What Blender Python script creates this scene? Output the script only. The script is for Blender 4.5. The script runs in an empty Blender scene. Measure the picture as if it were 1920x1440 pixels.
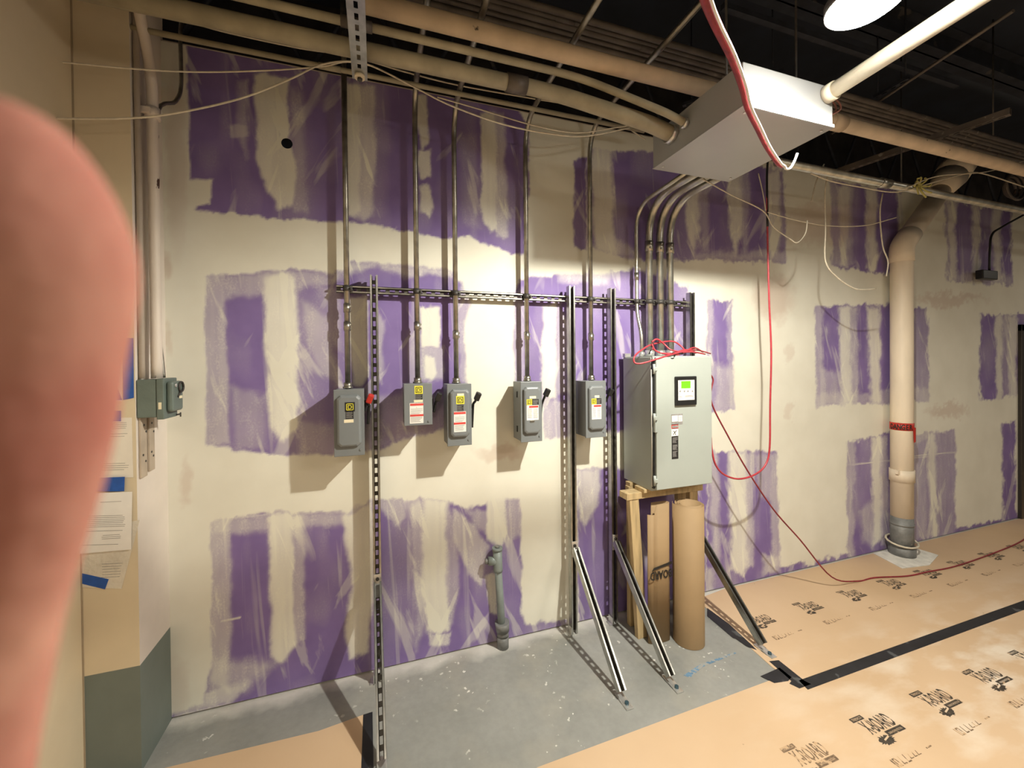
import bpy, bmesh, math, random
import numpy as np
from mathutils import Vector, Matrix, noise
random.seed(7)
S = bpy.context.scene
COL = S.collection
PI = math.pi

# ------------------------------------------------------------------ camera
YAW, PITCH, ROLL, FPX, PY = math.radians(18.47), math.radians(.478), math.radians(.530), 761.4, 683.7
CAM = Vector((0, -2.43, 1.755))
_f = Vector((math.sin(YAW)*math.cos(PITCH), math.cos(YAW)*math.cos(PITCH), -math.sin(PITCH)))
_r = Vector((math.cos(YAW), -math.sin(YAW), 0)); _d = _f.cross(_r)
RT = _r*math.cos(ROLL)+_d*math.sin(ROLL); DN = _d*math.cos(ROLL)-_r*math.sin(ROLL); FW = _f
cd = bpy.data.cameras.new('camera'); cam = bpy.data.objects.new('camera', cd); COL.objects.link(cam)
cam.matrix_world = Matrix(((RT.x, -DN.x, -FW.x, CAM.x), (RT.y, -DN.y, -FW.y, CAM.y), (RT.z, -DN.z, -FW.z, CAM.z), (0, 0, 0, 1)))
cd.sensor_fit = 'HORIZONTAL'; cd.sensor_width = 36; cd.lens = FPX*36/1920; cd.shift_y = -(720-PY)/1920
cd.clip_start = .004; cd.clip_end = 60
cd.dof.use_dof = True; cd.dof.focus_distance = 3.0; cd.dof.aperture_fstop = cd.lens/1.3
S.camera = cam
# ------------------------------------------------------------------ look
S.view_settings.view_transform = 'Standard'; S.view_settings.look = 'None'
S.view_settings.gamma = 1; S.view_settings.use_curve_mapping = False
S.view_settings.exposure = 0.20
w = bpy.data.worlds.new('room_air'); S.world = w; w.use_nodes = True
w.node_tree.nodes['Background'].inputs[0].default_value = (1, .86, .70, 1)
w.node_tree.nodes['Background'].inputs[1].default_value = .075
LAMP = Vector((1.52, -1.536, 2.905))
def light(name, kind, loc, energy, color, **kw):
    l = bpy.data.lights.new(name, kind); l.energy = energy; l.color = color
    o = bpy.data.objects.new(name, l); o.location = loc; COL.objects.link(o)
    for k, v in kw.items(): setattr(l, k, v)
    return o
# the visible high bay lamp's own light
light('high_bay_light', 'SPOT', LAMP-Vector((0, 0, .040)), 280, (1, .955, .83), spot_size=math.radians(174), spot_blend=.35, shadow_soft_size=.025)
# soft fill lights added out of view, standing for other lamps of the room
light('room_fill_light', 'AREA', (-.6, -5.2, 3.3), 50, (1, .86, .70), shape='DISK', size=1.0)
light('room_fill_light', 'AREA', (3.4, -3.9, 3.25), 62, (1, .89, .75), shape='DISK', size=1.0)
light('room_fill_light', 'AREA', (8.2, -1.9, 3.3), 22, (1, .9, .75), shape='DISK', size=.6)

# ------------------------------------------------------------------ pixel -> place
def ray(px, py): return RT*((px-960)/FPX)+DN*((py-PY)/FPX)+FW
def atY(px, py, y=0.0): r = ray(px, py); return CAM+r*((y-CAM.y)/r.y)
def atZ(px, py, z=0.0): r = ray(px, py); return CAM+r*((z-CAM.z)/r.z)
def atX(px, py, x=0.0): r = ray(px, py); return CAM+r*((x-CAM.x)/r.x)
def atD(px, py, d): return CAM+ray(px, py)*d

# ------------------------------------------------------------------ materials
MATS = {}
def mat(name, col, rough=.6, metal=0, var=.12, scale=6, bump=.0, emis=None, es=0, col2=None, stretch=None, spots=None, coat=0, sss=0, spec=None):
    if name in MATS: return MATS[name]
    m = bpy.data.materials.new(name); m.use_nodes = True; MATS[name] = m
    nt = m.node_tree; N = nt.nodes; L = nt.links; b = N['Principled BSDF']
    b.inputs['Roughness'].default_value = rough; b.inputs['Metallic'].default_value = metal
    if spec is not None: b.inputs['Specular IOR Level'].default_value = spec
    tc = N.new('ShaderNodeTexCoord'); src = tc.outputs['Object']
    if stretch:
        mp = N.new('ShaderNodeMapping'); mp.inputs['Scale'].default_value = stretch; L.new(src, mp.inputs[0]); src = mp.outputs[0]
    nz = N.new('ShaderNodeTexNoise'); nz.inputs['Scale'].default_value = scale; nz.inputs['Detail'].default_value = 6; L.new(src, nz.inputs[0])
    cr = N.new('ShaderNodeValToRGB'); e = cr.color_ramp.elements
    e[0].position = .3; e[1].position = .7
    c1 = [max(0, c*(1-var)) for c in col]; c2 = list(col2) if col2 else [min(1, c*(1+var)) for c in col]
    e[0].color = c1+[1]; e[1].color = c2+[1]
    L.new(nz.outputs[0], cr.inputs[0]); out = cr.outputs[0]
    if spots:   # (colour, scale, threshold)
        n2 = N.new('ShaderNodeTexNoise'); n2.inputs['Scale'].default_value = spots[1]; n2.inputs['Detail'].default_value = 5; L.new(src, n2.inputs[0])
        r2 = N.new('ShaderNodeValToRGB'); r2.color_ramp.elements[0].position = spots[2]; r2.color_ramp.elements[1].position = spots[2]+.02
        mx = N.new('ShaderNodeMix'); mx.data_type = 'RGBA'; L.new(n2.outputs[0], r2.inputs[0]); L.new(r2.outputs[0], mx.inputs[0])
        L.new(out, mx.inputs[6]); mx.inputs[7].default_value = list(spots[0])+[1]; out = mx.outputs[2]
    L.new(out, b.inputs['Base Color'])
    if bump:
        bp = N.new('ShaderNodeBump'); bp.inputs['Strength'].default_value = bump; bp.inputs['Distance'].default_value = .01
        n3 = N.new('ShaderNodeTexNoise'); n3.inputs['Scale'].default_value = scale*6; L.new(src, n3.inputs[0]); L.new(n3.outputs[0], bp.inputs['Height']); L.new(bp.outputs[0], b.inputs['Normal'])
    if emis: b.inputs['Emission Color'].default_value = list(emis)+[1]; b.inputs['Emission Strength'].default_value = es
    if coat: b.inputs['Coat Weight'].default_value = coat
    if sss: b.inputs['Subsurface Weight'].default_value = sss; b.inputs['Subsurface Radius'].default_value = (.004, .0015, .001); b.inputs['Subsurface Scale'].default_value = 1
    return m
GALV = mat('galvanised_steel', (.50, .49, .43), .32, .9, .3, 14, .05)
GALVD = mat('dull_galvanised_conduit', (.36, .34, .29), .34, .92, .3, 18, .05)
STRUT = mat('strut_steel', (.44, .44, .41), .30, .95, .2, 20)
STRUT_SHADE = mat('shaded_strut_inside', (.13, .12, .105), .5, .8, .25, 25)  # shade inside the channels, put into a darker steel colour
DARKM = mat('dark_steel', (.06, .055, .05), .55, .4, .3, 20)
ZINC = mat('zinc_bright', (.62, .62, .60), .3, .7, .15, 30)
BOXG = mat('enclosure_grey_paint', (.185, .20, .205), .42, 0, .06, 5, .02)
OLDG = mat('old_green_grey_paint', (.13, .165, .145), .5, 0, .15, 9, .1, spots=((.42, .40, .36), 22, .70))
CABG = mat('cabinet_light_grey_paint', (.37, .405, .375), .38, 0, .05, 3, .02)
PULLG = mat('pull_box_grey_paint', (.33, .34, .34), .3, 0, .05, 3, .02)
BLACK = mat('black_plastic', (.012, .012, .012), .4, 0, .2, 30)
BLKLBL = mat('black_print', (.015, .014, .013), .6, 0, .2, 60)
RED = mat('red_plastic', (.50, .03, .02), .4)
REDC = mat('red_cable_jacket', (.42, .04, .055), .38, 0, .2, 40)
REDD = mat('dark_red_cable_jacket', (.24, .02, .03), .45, 0, .3, 40)
WHITE = mat('white_label', (.80, .78, .73), .6, 0, .04, 40)
CREAMT = mat('cream_label', (.82, .74, .52), .6, 0, .05, 40)
YEL = mat('yellow_print', (.75, .68, .05), .6, 0, .08, 40)
REDP = mat('red_print', (.62, .06, .05), .6, 0, .08, 40)
GREYT = mat('grey_print', (.25, .24, .23), .7, 0, .2, 90)
WIREW = mat('white_wire_jacket', (.62, .56, .44), .5, 0, .15, 30)
PIPEB = mat('beige_painted_pipe', (.60, .47, .33), .55, 0, .15, 8, .1, spots=((.05, .035, .025), 9, .70))
PIPEW = mat('cream_painted_pipe', (.62, .56, .44), .5, 0, .12, 8, .08)
PIPEO = mat('olive_painted_conduit', (.33, .29, .20), .5, 0, .2, 9, .05)
PIPEC = mat('chipped_white_pipe', (.66, .58, .50), .55, 0, .1, 8, .1, stretch=(1, 1, .45), spots=((.07, .03, .02), 22, .66))
SOIL = mat('cream_soil_pipe', (.74, .64, .50), .5, 0, .1, 6, .06, stretch=(1, 1, .3))
IRON = mat('grey_cast_iron', (.20, .205, .20), .55, .2, .3, 12, .2, spots=((.5, .48, .42), 16, .68))
VALVE = mat('grey_green_pipe', (.22, .26, .25), .5, .1, .15, 10, .1)
PLAST = mat('white_plaster', (.70, .68, .62), .8, 0, .15, 18, .3)
WOOD = mat('pale_stud_lumber', (.50, .375, .20), .65, 0, .25, 7, .1, stretch=(6, 6, .6))
WOODE = mat('lumber_end_grain', (.72, .57, .33), .7, 0, .15, 40)
KRAFT = mat('brown_kraft_board', (.29, .195, .10), .75, 0, .05, 8, .02)
KRAFTE = mat('kraft_board_edge', (.33, .21, .11), .8, 0, .15, 30)
TAPE = mat('black_cloth_tape', (.012, .013, .017), .45, 0, .4, 14, spots=((.07, .075, .08), 6, .62))
BLUE = mat('blue_masking_tape', (.015, .09, .38), .6, 0, .15, 30)
PAPER = mat('white_paper', (.78, .73, .64), .7, 0, .03, 20)
NAVY = mat('ceiling_black_paint', (.012, .017, .030), .8, 0, .3, 4)
NAVY2 = mat('joist_black_paint', (.024, .027, .038), .7, .1, .35, 9, spots=((.07, .065, .06), 7, .66))
PIPED = mat('dark_painted_conduit', (.12, .10, .085), .5, .3, .3, 9, spots=((.32, .28, .24), 18, .70))
GREEN = mat('green_lcd', (.06, .25, .01), .5, emis=(.20, .85, .005), es=.8)
LENS = mat('lamp_lens', (.9, .9, .9), .4, emis=(1, .955, .85), es=190)
SKIN = mat('skin', (.34, .125, .095), .9, 0, .12, 75, .05, col2=(.44, .225, .165), sss=.15, spec=.15)

# ------------------------------------------------------------------ object helpers
BASE = {}
def props(o, label=None, cat=None, group=None, kind=None):
    if label: o['label'] = label
    if cat: o['category'] = cat
    if group: o['group'] = group
    if kind: o['kind'] = kind
    return o
def thing(name, label, cat, loc=(0, 0, 0), group=None):
    o = bpy.data.objects.new(name, None); o.empty_display_size = .05; COL.objects.link(o)
    o.location = loc; BASE[o] = Vector(loc); return props(o, label, cat, group)
class MB:
    def __init__(s): s.bm = bmesh.new()
    def _add(s, t, mi=0, smooth=False):
        for f in t.faces: f.material_index = mi; f.smooth = smooth
        me = bpy.data.meshes.new('t'); t.to_mesh(me); t.free(); s.bm.from_mesh(me); bpy.data.meshes.remove(me); return s
    def box(s, a, b, bev=0, mi=0, rot=None, seg=2):
        a, b = Vector(a), Vector(b); c = (a+b)/2; d = b-a
        t = bmesh.new(); bmesh.ops.create_cube(t, size=1)
        bmesh.ops.scale(t, vec=(abs(d.x), abs(d.y), abs(d.z)), verts=t.verts)
        if bev: bmesh.ops.bevel(t, geom=t.edges[:], offset=bev, segments=seg, affect='EDGES', profile=.5)
        if rot is not None: bmesh.ops.transform(t, matrix=rot, verts=t.verts)
        bmesh.ops.translate(t, vec=c, verts=t.verts); return s._add(t, mi)
    def beam(s, p0, p1, w, h, up=(0, 0, 1), mi=0, bev=0):
        p0, p1 = Vector(p0), Vector(p1); L = p1-p0; l = L.length; L.normalize(); u = Vector(up)
        u = (u-L*u.dot(L)).normalized(); x = u.cross(L)
        M = Matrix((x, L, u)).transposed().to_4x4()
        return s.box(-Vector((w, l, h))/2+(p0+p1)/2, Vector((w, l, h))/2+(p0+p1)/2, bev, mi, M)
    def tube(s, path, r, n=12, mi=0, cap=True):
        P = [Vector(p) for p in path]; rs = r if isinstance(r, (list, tuple)) else [r]*len(P)
        T = []
        for i in range(len(P)):
            a = P[max(0, i-1)]; b = P[min(len(P)-1, i+1)]; T.append((b-a).normalized())
        u = T[0].orthogonal().normalized(); rings = []; bm = bmesh.new()
        for i, p in enumerate(P):
            u = (u-T[i]*u.dot(T[i])).normalized(); v = T[i].cross(u)
            rings.append([bm.verts.new(p+(u*math.cos(2*PI*k/n)+v*math.sin(2*PI*k/n))*rs[i]) for k in range(n)])
        for a, b in zip(rings, rings[1:]):
            for k in range(n): bm.faces.new((a[k], a[(k+1) % n], b[(k+1) % n], b[k]))
        for f in bm.faces: f.smooth = True
        if cap: bm.faces.new(rings[0][::-1]); bm.faces.new(rings[-1])
        for f in bm.faces: f.material_index = mi
        me = bpy.data.meshes.new('t'); bm.to_mesh(me); bm.free(); s.bm.from_mesh(me); bpy.data.meshes.remove(me); return s
    def cyl(s, a, b, r, n=20, mi=0): return s.tube([a, b], r, n, mi)
    def poly(s, pts, mi=0):
        s.bm.faces.new([s.bm.verts.new(Vector(p)) for p in pts]).material_index = mi; return s
    def prism(s, pts, dv, mi=0):
        dv = Vector(dv); A = [s.bm.verts.new(Vector(p)) for p in pts]; B = [s.bm.verts.new(Vector(p)+dv) for p in pts]
        fs = [s.bm.faces.new(A[::-1]), s.bm.faces.new(B)]
        for i in range(len(A)): fs.append(s.bm.faces.new((A[i], A[(i+1) % len(A)], B[(i+1) % len(A)], B[i])))
        for f in fs: f.material_index = mi
        return s
    def text(s, body, size, M, mi=0, ext=.0003, sx=1, align='LEFT', bold=0):
        c = bpy.data.curves.new('txt', 'FONT'); c.body = body; c.size = size; c.extrude = ext; c.align_x = align; c.offset = bold; c.resolution_u = 2
        o = bpy.data.objects.new('txt', c); COL.objects.link(o)
        me = bpy.data.meshes.new_from_object(o.evaluated_get(bpy.context.evaluated_depsgraph_get()))
        me.transform(Matrix.Diagonal((sx, 1, 1, 1))); me.transform(M)
        for p in me.polygons: p.material_index = mi
        s.bm.from_mesh(me); bpy.data.meshes.remove(me); bpy.data.objects.remove(o); bpy.data.curves.remove(c); return s
    def build(s, name, mats, parent=None, base=None, label=None, keep=False):
        if not isinstance(mats, (list, tuple)): mats = [mats]
        bmesh.ops.recalc_face_normals(s.bm, faces=s.bm.faces[:]) if not keep else None
        if parent is not None: off = BASE[parent]
        elif base is not None: off = Vector(base)
        else:
            xs = [v.co for v in s.bm.verts]
            off = Vector(((min(v.x for v in xs)+max(v.x for v in xs))/2, (min(v.y for v in xs)+max(v.y for v in xs))/2, min(v.z for v in xs)))
        bmesh.ops.translate(s.bm, vec=-off, verts=s.bm.verts[:])
        me = bpy.data.meshes.new(name); s.bm.to_mesh(me); s.bm.free()
        for m in mats: me.materials.append(m)
        o = bpy.data.objects.new(name, me); COL.objects.link(o)
        if parent is not None: o.parent = parent
        else: o.location = off
        BASE[o] = off
        if label: o['label'] = label
        return o
def fillet(P, r=.1, n=6):
    P = [Vector(p) for p in P]; out = [P[0]]
    for a, b, c in zip(P, P[1:], P[2:]):
        d1 = (a-b); d2 = (c-b); k = min(r, d1.length*.45, d2.length*.45)
        p, q = b+d1.normalized()*k, b+d2.normalized()*k
        for i in range(n+1):
            t = i/n; out.append(p*(1-t)**2+b*2*t*(1-t)+q*t*t)
    out.append(P[-1]); return out
def smooth(P, n=6):
    P = [Vector(p) for p in P]; Q = [P[0]*2-P[1]]+P+[P[-1]*2-P[-2]]; out = []
    for i in range(1, len(Q)-2):
        p0, p1, p2, p3 = Q[i-1:i+3]
        for k in range(n):
            t = k/n; out.append(.5*((2*p1)+(p2-p0)*t+(2*p0-5*p1+4*p2-p3)*t*t+(3*p1-p0-3*p2+p3)*t**3))
    out.append(P[-1]); return out
def channel(mb, p0, p1, od, w=.041, d=.041, slots=True, wm=0):
    """slotted C channel from p0 to p1 (centre of its back), open towards od"""
    p0, p1 = Vector(p0), Vector(p1); L = p1-p0; l = L.length; L.normalize(); od = Vector(od); od = (od-L*od.dot(L)).normalized(); W = L.cross(od)
    M = Matrix((W, L, od)).transposed().to_4x4()
    def bx(x0, x1, y0, y1, z0, z1, mi=0):
        c = p0+W*((x0+x1)/2)+L*((y0+y1)/2)+od*((z0+z1)/2); h = Vector((x1-x0, y1-y0, z1-z0))/2
        mb.box(c-h, c+h, 0, mi, M)
    t = .0027; h = w/2
    bx(-h, -h+t, 0, l, 0, d); bx(h-t, h, 0, l, 0, d)
    bx(-h, -h+.0095, 0, l, d-t, d); bx(h-.0095, h, 0, l, d-t, d)
    bx(-h+.0073, -h+.0095, 0, l, d-.010, d-t); bx(h-.0095, h-.0073, 0, l, d-.010, d-t)
    if not slots: bx(-h, h, 0, l, 0, t); return
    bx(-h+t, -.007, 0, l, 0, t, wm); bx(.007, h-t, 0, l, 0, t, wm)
    bx(-h+t, -h+t+.0006, 0, l, t, d-.010, wm); bx(h-t-.0006, h-t, 0, l, t, d-.010, wm)  # inner faces take the darker shade colour where one is given
    y = 0
    while y < l:
        bx(-.007, .007, y, min(l, y+.022), 0, t, wm)
        y += .0508
def sprite_struct(name, mb, mats, **k):
    o = mb.build(name, mats, **k); o['kind'] = 'structure'; return o

# ================================================================== SETTING
# ---- floor: painted concrete
def floor_mat():
    m = bpy.data.materials.new('painted_concrete'); m.use_nodes = True; nt = m.node_tree; N = nt.nodes; L = nt.links; b = N['Principled BSDF']
    tc = N.new('ShaderNodeTexCoord'); geo = N.new('ShaderNodeNewGeometry')
    def nz(sc, det=6, v=None):
        n = N.new('ShaderNodeTexNoise'); n.inputs['Scale'].default_value = sc; n.inputs['Detail'].default_value = det; L.new(geo.outputs['Position'], n.inputs[0]); return n.outputs[0]
    def ramp(src, p0, p1, c0, c1):
        r = N.new('ShaderNodeValToRGB'); e = r.color_ramp.elements; e[0].position = p0; e[1].position = p1; e[0].color = c0+(1,); e[1].color = c1+(1,); L.new(src, r.inputs[0]); return r.outputs[0]
    def mix(f, a, c):
        x = N.new('ShaderNodeMix'); x.data_type = 'RGBA'; L.new(f, x.inputs[0])
        if isinstance(a, tuple): x.inputs[6].default_value = a+(1,)
        else: L.new(a, x.inputs[6])
        if isinstance(c, tuple): x.inputs[7].default_value = c+(1,)
        else: L.new(c, x.inputs[7])
        return x.outputs[2]
    def math_(op, a, c):
        x = N.new('ShaderNodeMath'); x.operation = op
        for i, q in enumerate((a, c)):
            if isinstance(q, (int, float)): x.inputs[i].default_value = q
            else: L.new(q, x.inputs[i])
        return x.outputs[0]
    base = ramp(nz(2.2), .3, .7, (.215, .220, .205), (.305, .308, .292))
    fine = ramp(nz(30), .35, .65, (.95, .95, .95), (1.04, 1.04, 1.04))
    mul = N.new('ShaderNodeMix'); mul.data_type = 'RGBA'; mul.blend_type = 'MULTIPLY'; mul.inputs[0].default_value = 1; L.new(base, mul.inputs[6]); L.new(fine, mul.inputs[7])
    c = mul.outputs[2]
    sx = N.new('ShaderNodeSeparateXYZ'); L.new(geo.outputs['Position'], sx.inputs[0])
    # joint compound dust spilled along the foot of the wall
    e = math_('ADD', math_('MULTIPLY', sx.outputs[1], 7.0), math_('MULTIPLY', nz(5), 1.5))
    c = mix(math_('MULTIPLY', ramp(e, .0, .6, (0, 0, 0), (1, 1, 1)), .9), c, (.60, .585, .54))
    c = mix(math_('MULTIPLY', ramp(nz(26, 8), .64, .66, (0, 0, 0), (1, 1, 1)), ramp(nz(3.1, 3), .52, .62, (0, 0, 0), (1, 1, 1))), c, (.75, .74, .70))
    c = mix(ramp(nz(3.3, 7), .52, .70, (0, 0, 0), (.45, .45, .45)), c, (.36, .34, .29))
    L.new(c, b.inputs['Base Color']); b.inputs['Roughness'].default_value = .55
    bp = N.new('ShaderNodeBump'); bp.inputs['Strength'].default_value = .15; bp.inputs['Distance'].default_value = .01; L.new(nz(60), bp.inputs['Height']); L.new(bp.outputs[0], b.inputs['Normal'])
    return m
sprite_struct('floor', MB().box((-2.2, -7.5, -.1), (10.5, 2.4, 0)), floor_mat(), base=(0, 0, 0))
sprite_struct('ceiling', MB().box((-2.2, -7.5, 4.1), (10.5, .9, 4.2)), NAVY, base=(0, 0, 4.1))
# ---- left wall with its pier
wl = MB(); X0, X1, YP, GZ, TZ = -.98, -1.172, -.27, .46, 4.1
PRIM = mat('primed_masonry', (.72, .65, .58), .65, 0, .05, 5, .05, spots=((.34, .25, .2), 30, .76))
CREAM = mat('cream_wall_paint', (.68, .58, .41), .6, 0, .05, 4, .04)
DADO = mat('green_grey_dado_paint', (.155, .185, .165), .5, 0, .08, 5, .04, spots=((.4, .4, .36), 24, .79))
for z0, z1, ma, mb_ in ((0, GZ, 2, 2), (GZ, TZ, 0, 1)):
    wl.box((X0-.1, YP+.0, z0), (X0, .02, z1), 0, ma)
    wl.box((X1-.0, YP, z0), (X0-.1, YP+.1, z1), 0, mb_)
    wl.box((X0-.1, YP-.0005, z0), (X0-.0004, YP+.05, z1), 0, mb_)
wl.box((X1-.12, -7.5, 0), (X1, YP+.1, TZ), 0, 1)
sprite_struct('wall_left', wl, [PRIM, CREAM, DADO], base=(X0, YP, 0))
sprite_struct('trim_1', MB().box((X1, YP-.004, 0), (X1+.005, YP, 3.4)), mat('joint_dark', (.36, .29, .2), .8))

# ---- back wall: purple board with joint compound, the pattern worked out in numbers per vertex
PUR = [  # purple (bare) areas : polygon, softness
 ([(352,85),(500,100),(640,125),(800,165),(960,195),(990,240),(994,300),(985,478),(960,476),(880,446),(815,448),(780,436),(700,424),(640,415),(520,412),(366,390),(368,382),(392,378),(396,340),(355,334)],3),
 ([(1076,300),(1100,296),(1102,468),(1076,462)],3), ([(1100,280),(1230,286),(1300,300),(1470,318),(1474,493),(1400,490),(1366,487),(1300,486),(1200,490),(1158,480),(1104,462)],3),
 ([(1556,338),(1690,360),(1692,518),(1664,513),(1560,502)],3), ([(1772,376),(1897,396),(1897,534),(1775,526)],3),
 ([(386,514),(560,506),(640,510),(660,492),(836,500),(862,528),(882,570),(872,620),(876,760),(846,800),(700,846),(560,856),(440,846),(386,836)],4),
 ([(962,548),(975,522),(1190,505),(1292,540),(1292,810),(1165,808),(1080,812),(1022,826),(1016,760),(965,735)],4),
 ([(1325,564),(1372,566),(1376,768),(1330,772)],3), ([(1530,574),(1660,570),(1740,582),(1742,748),(1700,752),(1530,764)],3), ([(1838,592),(1925,588),(1925,742),(1836,750)],3),
 ([(396,980),(480,962),(650,962),(700,938),(760,936),(836,938),(872,950),(974,932),(980,1150),(988,1168),(1062,1164),(1062,1185),(480,1312),(322,1346),(322,1338),(380,1322),(398,1250)],4),
 ([(1080,882),(1240,870),(1326,862),(1326,1120),(1085,1178)],4), ([(1326,848),(1456,846),(1462,1062),(1600,1036),(1680,1014),(1910,966),(1910,980),(1326,1118)],3),
 ([(1590,830),(1676,812),(1678,1048),(1590,1046)],3), ([(1700,816),(1790,808),(1792,1002),(1700,1024)],3), ([(1878,797),(1905,790),(1905,978),(1880,978)],3)]
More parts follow.
